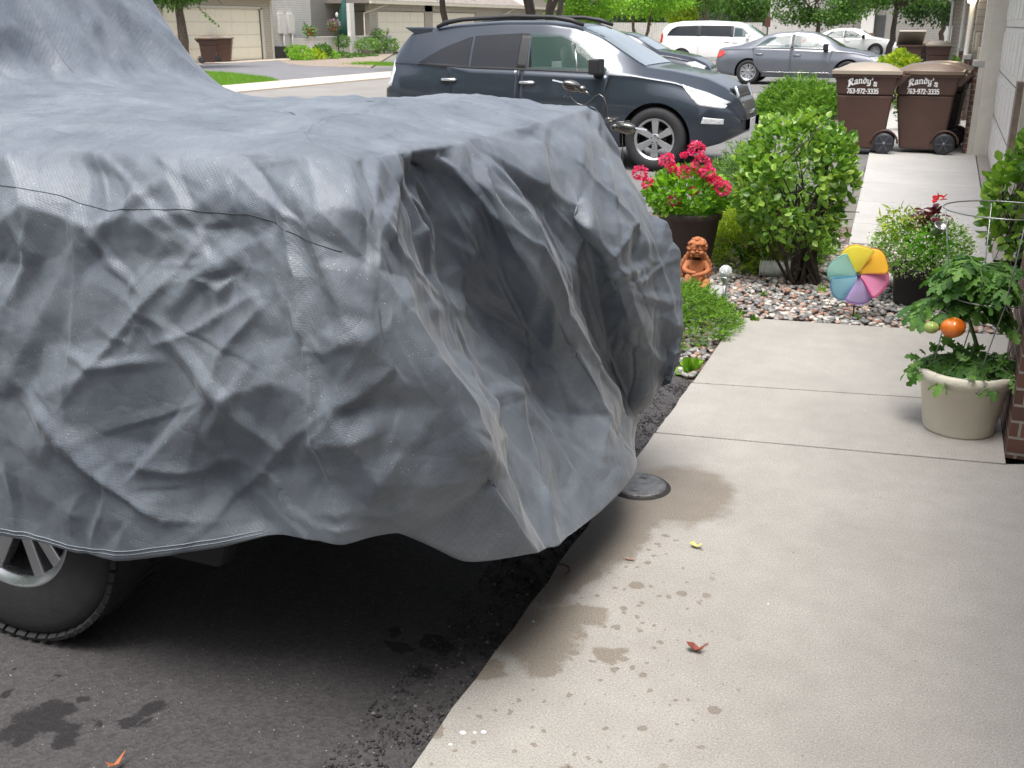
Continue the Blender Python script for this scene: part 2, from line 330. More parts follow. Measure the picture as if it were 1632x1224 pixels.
# pull folds traced on the photograph, laid on the sheet:  (points u,v) , plane, height, width, kind
def fold(pts, plane, amp, wid, kind='r'):
    global D
    wid = wid * .72; amp = amp * .9
    if plane[0] == 'y': P = [np.array(at(u, v, y=plane[1])) for u, v in pts]
    elif plane[0] == 'x': P = [np.array(at(u, v, x=plane[1])) for u, v in pts]
    else: P = [np.array(at(u, v, z=plane[1])) for u, v in pts]
    cam0 = np.array([0, 0, CAM_H])
    # project polyline onto the sheet by angular distance from the camera-independent nearest segment in the sheet's own plane
    ax = {'y': 1, 'x': 0, 'z': 2}[plane[0]]
    best = np.full(len(Xf), 9.0); side = np.zeros(len(Xf)); tt = np.zeros(len(Xf)); L = 0; lens = [np.linalg.norm(P[k + 1] - P[k]) for k in range(len(P) - 1)]; tot = sum(lens)
    for k in range(len(P) - 1):
        a, b = P[k], P[k + 1]; ab = b - a; ap = Xw0 - a
        # ignore most of the depth difference across the plane
        w = np.ones(3); w[ax] = .35
        t = np.clip(((ap * w) @ (ab * w)) / ((ab * w) @ (ab * w)), 0, 1); d = (ap - t[:, None] * ab) * w
        dist = np.linalg.norm(d, axis=1); o1, o2 = [(0, 2), (1, 2), (0, 1)][{'y': 0, 'x': 1, 'z': 2}[plane[0]]]
        cr = ab[o1] * ap[:, o2] - ab[o2] * ap[:, o1]
        m = dist < best; best[m] = dist[m]; side[m] = np.sign(cr[m]); tt[m] = (L + t[m] * lens[k]) / tot; L += lens[k]
    env = np.clip(np.sin(np.pi * np.clip(tt, .03, .97)), 0, 1) ** .5
    s = side * best
    if kind == 'r': h = np.maximum(0, 1 - np.abs(s) / (wid * 1.5))                       # sharp ridge
    elif kind == 's': h = np.where(s > 0, np.exp(-s / wid), np.exp(s / max(.009, wid * .2)))   # one-sided lap: soft rise, sharp drop
    elif kind == 'S': h = np.where(s < 0, np.exp(s / wid), np.exp(-s / max(.009, wid * .2)))
    else: h = np.exp(-(s / wid) ** 2)
    D += .85 * amp * env * h * (np.clip(1.15 - tops, 0, 1) if ax != 2 else tops)
Xw0 = Xf + .006 * np.stack([vnoise(Xf, 9, k) - .5 for k in (51, 52, 53)], 1)
ny, nx = ('y', 1.69), ('x', -.93)
for f in [
  ([(160, 300), (110, 400), (60, 520), (0, 640)], ny, .022, .05), ([(55, 330), (38, 430), (30, 520)], ny, .02, .02, 's'), ([(20, 340), (50, 400), (20, 480)], ny, .018, .02),
  ([(110, 330), (118, 390), (112, 560), (108, 700)], ny, .016, .018, 's'), ([(130, 360), (165, 415), (225, 455)], ny, .016, .02), ([(230, 300), (160, 360), (130, 395)], ny, .014, .02),
  ([(310, 400), (250, 470), (170, 560), (110, 640)], ny, .026, .045, 'S'), ([(300, 260), (220, 310), (180, 365)], ny, .015, .02), ([(360, 290), (300, 340), (200, 360)], ny, .014, .025),
  ([(440, 370), (380, 400), (310, 440), (260, 500)], ny, .02, .03), ([(420, 460), (330, 510), (250, 545), (230, 520)], ny, .02, .03, 's'), ([(430, 480), (360, 560), (345, 620)], ny, .024, .03, 'S'),
  ([(250, 500), (330, 600), (440, 700), (470, 720)], ny, .022, .03), ([(0, 560), (70, 650), (160, 760), (200, 880)], ny, .024, .045), ([(105, 705), (170, 770), (250, 840), (330, 850)], ny, .028, .04, 's'),
  ([(100, 560), (150, 580), (260, 570)], ny, .014, .015), ([(190, 740), (300, 760), (345, 745)], ny, .02, .03, 's'), ([(340, 735), (400, 760), (440, 820), (450, 850)], ny, .03, .03, 'S'),
  ([(150, 520), (210, 545), (235, 500), (240, 440)], ny, .018, .02, 's'), ([(437, 255), (432, 340), (465, 440), (500, 600), (520, 760), (530, 860)], ('y', 1.66), .035, .035, 'S'),
  ([(420, 560), (330, 690), (345, 735)], ny, .018, .02), ([(480, 300), (560, 470), (640, 620), (700, 720)], ('y', 1.66), .022, .06), ([(490, 700), (560, 690), (640, 730), (690, 830)], ('y', 1.68), .03, .05),
  ([(600, 610), (540, 640), (500, 700)], ('y', 1.66), .018, .03), ([(700, 560), (760, 640), (720, 700)], ('x', -1.0), .02, .03), ([(560, 600), (590, 680), (560, 760)], ('y', 1.66), .02, .03, 's'),
  ([(640, 290), (600, 400), (600, 460)], nx, .018, .02), ([(650, 300), (680, 400), (700, 480)], ('x', -1.05), .02, .03), ([(700, 500), (790, 470), (840, 520)], ('x', -1.02), .018, .02),
  ([(615, 400), (720, 480), (850, 530)], ('x', -1.0), .02, .03, 's'), ([(640, 500), (760, 480), (900, 610)], ('x', -1.0), .015, .02), ([(690, 690), (780, 640), (880, 600)], ('x', -.98), .022, .03),
  ([(700, 640), (740, 700), (790, 690), (770, 640)], ('x', -.97), .02, .02, 's'), ([(900, 740), (870, 800), (860, 870)], ('x', -.85), .015, .03), ([(820, 640), (900, 690), (940, 760)], ('x', -.92), .014, .03),
  ([(720, 250), (800, 350), (830, 430)], nx, .025, .018, 's'), ([(760, 240), (850, 400), (920, 560), (960, 640)], nx, .025, .03, 's'), ([(800, 230), (815, 330), (850, 470), (860, 560)], nx, .022, .018, 's'),
  ([(870, 200), (890, 330), (910, 450), (900, 520)], nx, .022, .018), ([(925, 180), (925, 300), (922, 420), (930, 520)], nx, .03, .022, 'S'), ([(850, 230), (840, 300), (870, 370)], nx, .02, .015),
  ([(900, 220), (885, 280), (915, 340), (905, 400)], nx, .018, .015, 's'), ([(880, 460), (930, 450), (1000, 430), (1060, 400)], ('x', -.85), .02, .02), ([(925, 500), (960, 560), (1000, 640)], ('x', -.86), .026, .03),
  ([(940, 200), (975, 300), (1000, 380), (990, 470)], ('x', -.88), .026, .03, 's'), ([(1010, 350), (960, 420), (950, 480)], ('x', -.86), .02, .02, 's'), ([(1075, 400), (1040, 440), (1000, 460)], ('x', -.8), .022, .02, 's'),
  ([(1000, 460), (1060, 480), (1085, 520)], ('x', -.8), .02, .025), ([(1080, 420), (1070, 520), (1060, 590)], ('x', -.79), .02, .02, 's'), ([(950, 490), (1010, 540), (1050, 570)], ('x', -.82), .02, .02), ([(880, 520), (890, 540), (930, 560), (910, 590)], ('x', -.88), .018, .012),
  ([(700, 250), (760, 290), (790, 350)], nx, .02, .02, 's'), ([(650, 240), (690, 300), (740, 350)], ('x', -1.0), .018, .02),
  # bonnet and windscreen
  ([(200, 235), (330, 215), (500, 220)], ('z', 1.39), .008, .03), ([(450, 200), (620, 205), (780, 190)], ('z', 1.39), .007, .03), ([(330, 185), (480, 178), (600, 172)], ('z', 1.39), .007, .03),
  ([(150, 215), (290, 200), (420, 205)], ('z', 1.39), .007, .04), ([(560, 225), (640, 200), (800, 180)], ('z', 1.39), .007, .04),
  ([(40, 30), (130, 90), (240, 150)], ('x', -2.78), .02, .03), ([(140, 0), (200, 70), (260, 125)], ('x', -2.78), .025, .03, 's'), ([(180, 0), (260, 60), (285, 108)], ('x', -2.72), .022, .05, 'S'),
  ([(60, 110), (130, 150), (200, 165)], ('x', -2.62), .018, .03, 's'), ([(0, 60), (80, 110), (110, 160)], ('x', -2.72), .022, .02), ([(215, 5), (260, 60), (290, 120)], ('x', -2.72), .016, .02),
]:
    fold(*f)
Nf = Nn.reshape(-1, 3)
wa = np.ones(nJ); wa[:12] = np.linspace(0, 1, 12)              # calm along the centre line where the two halves meet
wb = np.clip((np.arange(nJ) - (J3 - 20)) / 26, 0, 1); wb = wb * wb * (3 - 2 * wb)
sh_ = np.clip((-2.3 - Xf[:, 0]) / .15, 0, 1)
D = D * (np.tile(wa, nI) * sh_ + np.tile(wb, nI) * (1 - sh_))
flat = Xf * np.array([1, 1, 0])
D *= 1 - .65 * np.tile(np.clip((np.arange(nJ) - (nJ - 22)) / 14, 0, 1), nI)
rip = (vnoise(flat * (1, 2.2, 1), 5, 91) - .5) * .022 + (vnoise(flat * (1, 2.5, 1), 13, 92) - .5) * .010
rip += .006 * np.abs(vnoise(flat * (1, 2, 1), 7, 93) - .5) ** .5 * -2
top2 = (1 - np.tile(wb, nI)) * (1 - sh_)
wp_ = np.clip((np.arange(nJ) - (J3 + 4)) / 26, 0, 1) * np.clip((nJ - 14 - np.arange(nJ)) / 22, 0, 1)
Xf = Xf + (pos2.reshape(-1, 3) - Xf) * (.85 * np.tile(wp_, nI))[:, None]
G2 = (Xf + Nf * np.clip(D, -.06, .075)[:, None] + np.stack([0 * rip, 0 * rip, rip * top2], 1)).reshape(nI, nJ, 3)
# one light smoothing pass keeps creases crisp but not jagged
for _ in range(1):
    G2[1:-1, 1:-1] = .8 * G2[1:-1, 1:-1] + .05 * (G2[2:, 1:-1] + G2[:-2, 1:-1] + G2[1:-1, 2:] + G2[1:-1, :-2])
uv = np.stack(np.meshgrid(U, W, indexing='ij'), -1).reshape(-1, 2)

k = N('cover_fabric'); uvc = k.n('TexCoord').outputs['UV']; ob = k.coord()
sep = k.n('SeparateXYZ', {'Vector': k.n('Mapping', {'Vector': uvc, 'Rotation': (0, 0, .35)})})
uu, vv = sep.outputs[0], sep.outputs[1]
row = k.math('MULTIPLY', vv, 2 * math.pi / .0085); s_row = k.math('SINE', row)
colm = k.math('SINE', k.math('ADD', k.math('MULTIPLY', uu, 2 * math.pi / .0085), k.math('MULTIPLY', k.math('SIGN', s_row), .9)))
dots = k.math('MULTIPLY', k.math('ABSOLUTE', s_row), k.math('ADD', k.math('MULTIPLY', colm, .5), .5))
fine = k.noise(ob, 340, 2)
mott = k.noise(ob, 4.5, 7, .72)
dirt = k.noise(ob, 45, 4, .7)
base = k.ramp(mott, [(.34, (.112, .132, .163, 1)), (.62, (.182, .208, .243, 1))])
base = k.mix(k.math('MULTIPLY', dots, .4), base, k.mix(1, base, (.62, .63, .66, 1), 'MULTIPLY'))
base = k.mix(k.ramp(dirt, [(.6, g3(0)), (.8, g3(.35))]), base, (.17, .165, .16, 1))
vor = k.n('TexVoronoi', {'Vector': ob, 'Scale': 95, 'Randomness': 1})
base = k.mix(k.math('MULTIPLY', k.math('LESS_THAN', vor.outputs['Distance'], .09), k.math('GREATER_THAN', k.noise(ob, 9, 2), .55)), base, (.55, .57, .6, 1))
hgt = k.math('ADD', k.math('MULTIPLY', dots, -.6), k.math('MULTIPLY', fine, .5))
fm = k.noise(ob, 38, 5, .6, .6)
def ridged(sc, dist, det=1):
    return k.math('POWER', k.math('ABSOLUTE', k.math('SUBTRACT', k.noise(ob, sc, det, .5, dist), .5)), .55)
rd = k.math('ADD', k.math('ADD', ridged(3.4, .9), k.math('MULTIPLY', ridged(8.5, .7), .55)), k.math('MULTIPLY', ridged(19, .5), .25))
k.P(Base_Color=base, Roughness=.48, Specular_IOR_Level=.42, Sheen_Weight=.2, Sheen_Roughness=.3,
    Normal=k.bump(rd, .3, .012, k.bump(fm, .25, .006, k.bump(hgt, .42, .0016))))
MT['cover'] = k.m
me = np_mesh('car_cover', G2.reshape(-1, 3), grid_faces(nI, nJ), uv)
cover = link_mesh('car_cover', me, MT['cover'], None, True)
tag(cover, 'crumpled blue grey fabric cover draped over the nose of the parked truck', 'car cover')
def gi(x): return x
# sewn seams: thin piped lines lying on the sheet
def seam(path, off=.002, r=.0016):
    p = [G2[min(nI - 1, int(i)), min(nJ - 1, int(j))] + Nn[min(nI - 1, int(i)), min(nJ - 1, int(j))] * off for i, j in path]; return p
# ================================================================== materials of the setting
def mat_asphalt(name, c0, c1, wet=(), speck=.25, bumpd=.004, stains=True):
    k = N(name); v = k.coord(); big = k.noise(v, .8, 6, .6); gr = k.noise(v, 140, 3, .8)
    col = k.ramp(big, [(.3, c0), (.7, c1)])
    vo = k.n('TexVoronoi', {'Vector': v, 'Scale': 120}); cr = k.n('SeparateColor', {'Color': vo.outputs['Color']}).outputs[0]
    col = k.mix(k.ramp(cr, [(.0, g3(0)), (1, g3(speck))]), col, (.16, .155, .15, 1))
    v2 = k.n('TexVoronoi', {'Vector': v, 'Scale': 55}); lit = k.math('MULTIPLY', k.math('LESS_THAN', v2.outputs['Distance'], .10), k.math('GREATER_THAN', k.n('SeparateColor', {'Color': v2.outputs['Color']}).outputs[1], .72))
    col = k.mix(lit, col, (.3, .29, .27, 1))
    rough = .82
    if wet:
        m = wet_mask(k, v, wet); col = k.mix(k.math('MULTIPLY', m, .78), col, (.009, .009, .011, 1)); rough = .8
    h = k.math('ADD', k.math('MULTIPLY', gr, .7), k.math('MULTIPLY', vo.outputs['Distance'], .7))
    k.P(Base_Color=col, Roughness=rough, Specular_IOR_Level=.35, Normal=k.bump(h, .6, bumpd)); return k.m
def wet_mask(k, v, blobs):
    """union of soft-edged blobs (x, y, rx, ry) with a ragged outline"""
    warp = k.n('Mix', data_type='VECTOR'); nz = k.n('TexNoise', {'Vector': v, 'Scale': 9, 'Detail': 5, 'Roughness': .65}).outputs['Color']
    add = k.n('VectorMath', {0: nz, 1: (-.5, -.5, -.5)}, operation='ADD').outputs[0]
    sc = k.n('VectorMath', {0: add}, operation='SCALE'); sc.inputs['Scale'].default_value = .16
    p = k.n('VectorMath', {0: v, 1: sc.outputs[0]}, operation='ADD').outputs[0]
    m = None
    for x, y, rx, ry in blobs:
        d = k.n('VectorMath', {0: p, 1: (x, y, 0)}, operation='SUBTRACT').outputs[0]
        d = k.n('VectorMath', {0: d, 1: (1 / rx, 1 / ry, 0)}, operation='MULTIPLY').outputs[0]
        L = k.n('VectorMath', {0: d}, operation='LENGTH').outputs['Value']
        m = L if m is None else k.math('SMOOTH_MIN', m, L, .12)
    return k.n('MapRange', {'Value': m, 'From Min': .84, 'From Max': 1.08, 'To Min': 1, 'To Max': 0}).outputs[0]
def mat_concrete(name, c0, c1, wet=(), spots=(), drops=None, edge=None):
    k = N(name); v = k.coord(); big = k.noise(v, 1.3, 7, .65); mid = k.noise(v, 9, 6, .7); gr = k.noise(v, 190, 3, .85)
    col = k.ramp(k.math('ADD', k.math('MULTIPLY', big, .6), k.math('MULTIPLY', mid, .4)), [(.32, c0), (.68, c1)])
    col = k.mix(k.ramp(gr, [(.3, g3(.95)), (.5, g3(0))]), col, (.17, .155, .14, 1))
    col = k.mix(k.ramp(gr, [(.56, g3(0)), (.74, g3(.75))]), col, (.62, .6, .56, 1))
    vo = k.n('TexVoronoi', {'Vector': v, 'Scale': 26}); rn = k.n('SeparateColor', {'Color': vo.outputs['Color']}).outputs[0]
    pit = k.math('MULTIPLY', k.math('LESS_THAN', vo.outputs['Distance'], .08), k.math('GREATER_THAN', rn, .86))
    col = k.mix(k.math('MULTIPLY', pit, .7), col, (.12, .10, .085, 1))
    rough = .86
    if wet:
        m = wet_mask(k, v, wet)
        if drops:                                   # splashes: many round drops inside an area
            wv = k.n('VectorMath', {0: v, 1: k.n('VectorMath', {0: k.n('TexNoise', {'Vector': v, 'Scale': 30, 'Detail': 2}).outputs['Color'], 'Scale': .025}, operation='SCALE').outputs[0]}, operation='ADD').outputs[0]
            area = wet_mask(k, v, drops)
            for sc, th in ((30, .30), (15, .30), (7.5, .24)):
                dv = k.n('TexVoronoi', {'Vector': wv, 'Scale': sc}); rr = k.n('SeparateColor', {'Color': dv.outputs['Color']}).outputs[0]
                lim = k.math('MULTIPLY', k.math('SUBTRACT', rr, .32), th * 1.5)
                dr = k.n('MapRange', {'Value': k.math('SUBTRACT', lim, dv.outputs['Distance']), 'From Min': 0, 'From Max': .02}).outputs[0]
                m = k.math('MAXIMUM', m, k.math('MULTIPLY', dr, area))
        col = k.mix(k.math('MULTIPLY', m, .70), col, k.mix(1, col, (.54, .465, .39, 1), 'MULTIPLY')); rough = k.math('SUBTRACT', .86, k.math('MULTIPLY', m, .25))
    h = k.math('ADD', k.math('MULTIPLY', gr, .6), k.math('MULTIPLY', mid, .12))
    k.P(Base_Color=col, Roughness=rough, Specular_IOR_Level=.3, Normal=k.bump(h, .45, .003)); return k.m
MT['asphalt_new'] = mat_asphalt('asphalt_new', (.040, .037, .041, 1), (.058, .054, .057, 1), wet=[(at(u, v, z=0).x, at(u, v, z=0).y, a / 640, b / 480) for u, v, a, b in ((70, 1145, 62, 20), (95, 1120, 30, 20), (30, 1160, 40, 14), (100, 1175, 22, 16), (235, 1128, 26, 14), (205, 1140, 26, 9), (232, 1152, 9, 6), (85, 1073, 11, 6), (138, 1100, 15, 8), (5, 1102, 12, 8), (150, 1143, 9, 5), (672, 1066, 24, 17), (640, 1020, 34, 12), (700, 1022, 30, 12), (620, 1000, 18, 8), (730, 1075, 6, 4), (25, 1057, 8, 6))], bumpd=.005)
MT['asphalt_old'] = mat_asphalt('asphalt_old', (.13, .128, .128, 1), (.19, .187, .185, 1), speck=.5)
MT['street'] = mat_asphalt('street_asphalt', (.23, .215, .20, 1), (.30, .285, .265, 1), speck=.5)
MT['asphalt_far'] = mat_asphalt('asphalt_far', (.15, .15, .165, 1), (.2, .2, .215, 1), speck=.4)
wetc = [(-.87, 2.36, .12, .16), (-.79, 2.50, .08, .07), (-.80, 2.22, .05, .05), (-.72, 3.42, .20, .27), (-.85, 3.05, .12, .30), (-.90, 2.75, .07, .25), (-.66, 2.35, .05, .05), (-.97, 2.15, .07, .06)]
MT['concrete'] = mat_concrete('concrete', (.285, .27, .25, 1), (.395, .38, .355, 1), wet=wetc, drops=[(-.60, 2.25, .32, .45), (-.70, 2.75, .26, .42), (-.85, 1.95, .2, .3)])
MT['concrete_far'] = mat_concrete('concrete_pale', (.38, .37, .36, 1), (.50, .49, .475, 1))
MT['concrete_curb'] = mat_concrete('concrete_curb', (.56, .47, .38, 1), (.66, .57, .47, 1))
def mat_grass(name, c0, c1):
    k = N(name); v = k.coord(); nz = k.noise(v, 3, 6, .7); n2 = k.noise(v, 60, 4, .8)
    k.P(Base_Color=k.ramp(k.math('ADD', k.math('MULTIPLY', nz, .5), k.math('MULTIPLY', n2, .5)), [(.35, c0), (.65, c1)]), Roughness=.8, Normal=k.bump(n2, 1, .05)); return k.m
MT['grass'] = mat_grass('grass_ground', (.07, .14, .025, 1), (.15, .27, .05, 1))
MT['soil'] = plain('soil', (.055, .04, .028), .95, var=.5, scale=30, bump=.8, bscale=90)
MT['mulch'] = plain('bed_base', (.14, .105, .085), .95, var=.5, scale=40, bump=.8, bscale=60)
def siding(name, col, pitch=.115, horiz='z', rough=.55):
    k = N(name); v = k.coord(); s = k.n('SeparateXYZ', {'Vector': v}).outputs[2]
    fr = k.math('FRACT', k.math('DIVIDE', s, pitch)); nz = k.noise(v, 4, 5)
    c = k.ramp(nz, [(.3, tuple(x * .93 for x in col) + (1,)), (.7, tuple(min(1, x * 1.05) for x in col) + (1,))])
    c = k.mix(k.math('LESS_THAN', fr, .09), c, k.mix(1, c, (.42, .41, .40, 1), 'MULTIPLY'))
    k.P(Base_Color=c, Roughness=rough, Normal=k.bump(fr, .9, .02)); return k.m
MT['siding_beige'] = siding('siding_beige', (.50, .45, .385)); MT['siding_grey'] = siding('siding_grey', (.40, .375, .345), .12)
MT['siding_white'] = siding('siding_white', (.68, .66, .63), .115)
MT['trim'] = plain('painted_trim', (.62, .59, .53), .5, var=.06, scale=9, bump=.08)
MT['door_white'] = plain('garage_door_paint', (.68, .655, .62), .5, var=.05, scale=12, bump=.12, bscale=120)
MT['cream'] = plain('cream_door_paint', (.90, .82, .67), .5, var=.03, scale=5, bump=.05)
MT['wood_old'] = plain('weathered_wood', (.22, .17, .14), .8, var=.35, scale=14, bump=.5, bscale=50)
MT['gutter'] = plain('gutter_paint', (.66, .64, .60), .4, var=.06)
MT['dark'] = plain('dark_opening', (.015, .015, .016), .8)
def mat_brick(name):
    k = N(name); g = k.n('NewGeometry'); v = k.coord()
    s = k.n('SeparateXYZ', {'Vector': v}); hx = k.math('ADD', s.outputs[0], s.outputs[1])
    cv = k.n('CombineXYZ', {0: hx, 1: s.outputs[2]})
    br = k.n('TexBrick', {'Vector': cv.outputs[0], 'Color1': (.10, .045, .032, 1), 'Color2': (.20, .085, .055, 1), 'Mortar': (.33, .30, .27, 1), 'Scale': 1, 'Mortar Size': .006, 'Mortar Smooth': .2, 'Bias': -.2, 'Brick Width': .205, 'Row Height': .068})
    n2 = k.noise(v, 60, 5, .7); c = k.mix(k.ramp(n2, [(.3, g3(.5)), (.7, g3(0))]), br.outputs[0], (.07, .045, .045, 1))
    h = k.math('SUBTRACT', k.math('MULTIPLY', n2, .4), br.outputs['Fac'])
    k.P(Base_Color=c, Roughness=.85, Normal=k.bump(h, .8, .008)); return k.m
MT['brick'] = mat_brick('brick')
def mat_shingle(name):
    k = N(name); v = k.coord(); s = k.n('SeparateXYZ', {'Vector': v}); cv = k.n('CombineXYZ', {0: s.outputs[1], 1: s.outputs[2]})
    br = k.n('TexBrick', {'Vector': cv.outputs[0], 'Color1': (.20, .17, .15, 1), 'Color2': (.34, .30, .27, 1), 'Mortar': (.12, .10, .09, 1), 'Scale': 1, 'Mortar Size': .01, 'Brick Width': .3, 'Row Height': .065})
    k.P(Base_Color=k.mix(.3, br.outputs[0], k.ramp(k.noise(v, 25, 4), [(.3, (.2, .17, .15, 1)), (.7, (.4, .36, .32, 1))])), Roughness=.9, Normal=k.bump(br.outputs['Fac'], .5, .01)); return k.m
MT['shingle'] = mat_shingle('shingles')

# ================================================================== ground
def sheet(name, pts, z, mat, kind='structure', **kw):
    m = MB(); m.v = [(x, y, z) for x, y in pts]; m.f = [tuple(range(len(pts)))]; m.sm = [False]
    return tag(m.build(name, mat), kind=kind, **kw)
sheet('ground', [(-900, -900), (900, -900), (900, 900), (-900, 900)], -.06, plain('open_ground', (.17, .165, .14), .9, var=.3, scale=.2))
sheet('street', [(-16.6, -60), (-16.6, 220), (-3.0, 220), (-3.0, 24.5), (-1.2, 24.5), (-1.2, 9.3), (-3.2, 9.3), (-3.2, 4.72), (-9, 4.72), (-9, -60)], -.035, MT['street'])
sheet('parking_lane', [(-9, 9.35), (-.75, 9.35), (-.86, 19.6), (-9, 19.6)], -.028, MT['asphalt_old'])
sheet('far_parking_lane', [(-12, 27.5), (-.95, 27.5), (-.95, 38), (-12, 38)], -.028, MT['asphalt_old'])
# near driveway: a dense sheet whose last metre to the concrete is loose broken aggregate
nx_, ny_ = 150, 260
gx = np.linspace(0, 1, nx_) ** .6 * 8.0 - 8.97; gy = np.linspace(-4.2, 4.76, ny_)
XX, YY = np.meshgrid(gx, gy, indexing='ij'); P3 = np.stack([XX.ravel(), YY.ravel(), np.zeros(XX.size)], 1)
edge = np.clip((XX.ravel() + 1.35) / .35, 0, 1)
ZZ = -.012 + (vnoise(P3, 28, 81) - .5) * .012 * edge + (vnoise(P3, 60, 82) - .5) * .008 * edge - .022 * np.clip((XX.ravel() + 1.08) / .12, 0, 1) ** 1.5
P3[:, 2] = ZZ
tag(link_mesh('driveway', np_mesh('driveway', P3, grid_faces(nx_, ny_)[:, ::-1]), MT['asphalt_new'], None, True), kind='structure')
def slab(m, pts, z0=-.12, z1=0.0):
    m.prism(pts, z0, z1)
def shrink(pts, d):
    c = Vector((sum(p[0] for p in pts) / len(pts), sum(p[1] for p in pts) / len(pts)))
    return [tuple(Vector(p) + (c - Vector(p)).normalized() * d) for p in pts]
def rag(p, q, n=40, a=.006, seed=1):
    r = random.Random(seed); out = []
    for i in range(n):
        t = i / n; out.append((p[0] + (q[0] - p[0]) * t + r.uniform(-a, a), p[1] + (q[1] - p[1]) * t))
    return out
m = MB()
m.prism(rag((-.955, 3.965), (-.955, -4), 60, .006, 3) + [(-.955, -4), (.66, -4), (.66, 4.272), (.398, 4.16), (.392, 4.152)], -.12, 0)
m.prism(rag((-.955, 4.655), (-.955, 3.975), 12, .004, 4) + [(-.955, 3.975), (.396, 4.166), (.396, 4.90)], -.12, 0)
m.prism([(-.97, 5.918), (-.952, 4.667), (.396, 4.912), (.396, 4.99), (.64, 4.99), (.64, 6.12), (-.09, 6.03)], -.12, 0)
tag(m.build('walkway', MT['concrete'], bevel=.004), kind='structure')
sheet('walkway_joint_filler', [(-.93, -3.9), (.388, -3.9), (.388, 6.0), (-.09, 5.95), (-.93, 5.85)], -.010, plain('joint_dirt', (.17, .15, .13), .95, var=.5, scale=30))
m = MB(); ys = [8.45, 9.35, 10.6, 11.9, 13.1, 14.5, 15.9, 17.3, 19]
m.prism([(.10, 7.55), (.47, 7.62), (.47, 8.44), (.10, 8.44)], -.12, 0)
for a, b in zip(ys[:-1], ys[1:]):
    xl = lambda y: -.56 - .045 * (y - 8.45)
    m.prism([(xl(a), a + .005), (.46, a + .005), (.46, b - .005), (xl(b), b - .005)], -.12, 0)
tag(m.build('far_walkway', MT['concrete_far'], bevel=.004), kind='structure')
sheet('walkway_apron', [(-.98, 19.02), (.45, 19.02), (.45, 60), (-.98, 60)], -.02, MT['concrete_far'])
sheet('garage_threshold', [(.472, 8.2), (.70, 8.2), (.70, 15.1), (.472, 15.1)], -.004, plain('threshold_concrete', (.30, .275, .25), .85, bump=.3))
sheet('garage_floor', [(.665, -4), (6, -4), (6, 4.2), (.665, 4.2)], -.006, MT['concrete'])
sheet('planting_bed', [(-3.2, 4.72), (-.94, 4.72), (-.97, 5.93), (.5, 6.1), (3, 6.1), (3, 8.9), (-.6, 9.3), (-3.2, 9.3)], -.030, MT['mulch'])
sheet('garage_recess_slab', [(.47, 4.9), (3, 4.9), (3, 9.1), (.47, 9.1)], -.026, MT['mulch'])
sheet('hedge_bed', [(-3.9, 19.7), (-.95, 19.7), (-.95, 27.4), (-3.9, 27.4)], -.026, MT['mulch'])
sheet('verge', [(-4.1, 19.65), (-3.0, 19.65), (-2.6, 24.5), (-4.1, 24.5)], -.022, MT['grass'])
# across the street
m = MB(); m.box((-17.6, 60, -.02), (2.0, 220, .06)); tag(m.build('kerb_and_gutter', MT['concrete_curb'], bevel=.01), kind='structure')
G_ = lambda u, v: tuple(at(u, v, z=0))[:2]
lawn_poly = [(-18.65, 10), (-18.65, 24.6), G_(425, 129.4), G_(446, 127.6), G_(425, 122), G_(370, 115.5), G_(300, 111.3), (-24.5, 10)]
sheet('lawn', lawn_poly, -.024, MT['grass'])
sheet('opposite_driveway', [(-31, 30), (-22.9, 30), G_(300, 111.3), G_(370, 115.5), G_(425, 122), G_(446, 127.6), (-18.62, 29.2), (-18.62, 36), G_(612, 108), G_(560, 107), G_(500, 104), G_(460, 100.5), G_(450, 98), (-31, 47)], -.016, MT['asphalt_far'])
sheet('opposite_apron', [(-31, 33), (-29.6, 33), (-29.6, 46), (-31, 46)], -.008, MT['concrete_curb'])
sheet('opposite_planting_bed', [G_(446, 97), G_(460, 101.5), G_(500, 105), G_(590, 107.5), (-31, 58), (-31, 46.5)], -.012, plain('bark_bed', (.26, .21, .17), .95, var=.4, scale=8, bump=.6))

# ------------------------------------------------------------------ blades on the lawn in view
def leafy(name, P, Dn, size, tmpl, mat, parent=None, seed=0, up=None, jit=.3):
    """one mesh of many leaves. P (n,3) bases, Dn (n,3) pointing directions, size (n,), tmpl: (verts (k,3) with y = length, faces)"""
    r = np.random.default_rng(seed); n = len(P); tv, tf = tmpl; tv = np.array(tv, float); tf = np.array(tf)
    d = Dn / (np.linalg.norm(Dn, axis=1, keepdims=True) + 1e-9)
    a = r.normal(0, 1, (n, 3)) if up is None else np.asarray(up, float) + r.normal(0, jit, (n, 3))
    s = np.cross(d, a); s /= np.linalg.norm(s, axis=1, keepdims=True) + 1e-9; t = np.cross(s, d)
    sz = np.asarray(size).reshape(-1, 1, 1) * np.ones((n, 1, 1))
    V = P[:, None, :] + sz * (tv[None, :, 0:1] * s[:, None, :] + tv[None, :, 1:2] * d[:, None, :] + tv[None, :, 2:3] * t[:, None, :])
    F = (tf[None] + (np.arange(n) * len(tv))[:, None, None]).reshape(-1, tf.shape[1])
    return link_mesh(name, np_mesh(name, V.reshape(-1, 3), F), mat, parent, False)
OVAL = ([(0, 0, 0), (-.26, .28, .06), (-.33, .58, .07), (-.16, .9, .0), (0, 1, -.08), (.16, .9, .0), (.33, .58, .07), (.26, .28, .06), (0, .5, -.02)],
        [(0, 1, 8), (1, 2, 8), (2, 3, 8), (3, 4, 8), (4, 5, 8), (5, 6, 8), (6, 7, 8), (7, 0, 8)])
QUAD = ([(0, 0, 0), (-.34, .5, .08), (0, 1, -.05), (.34, .5, .08)], [(0, 1, 2, 3)])
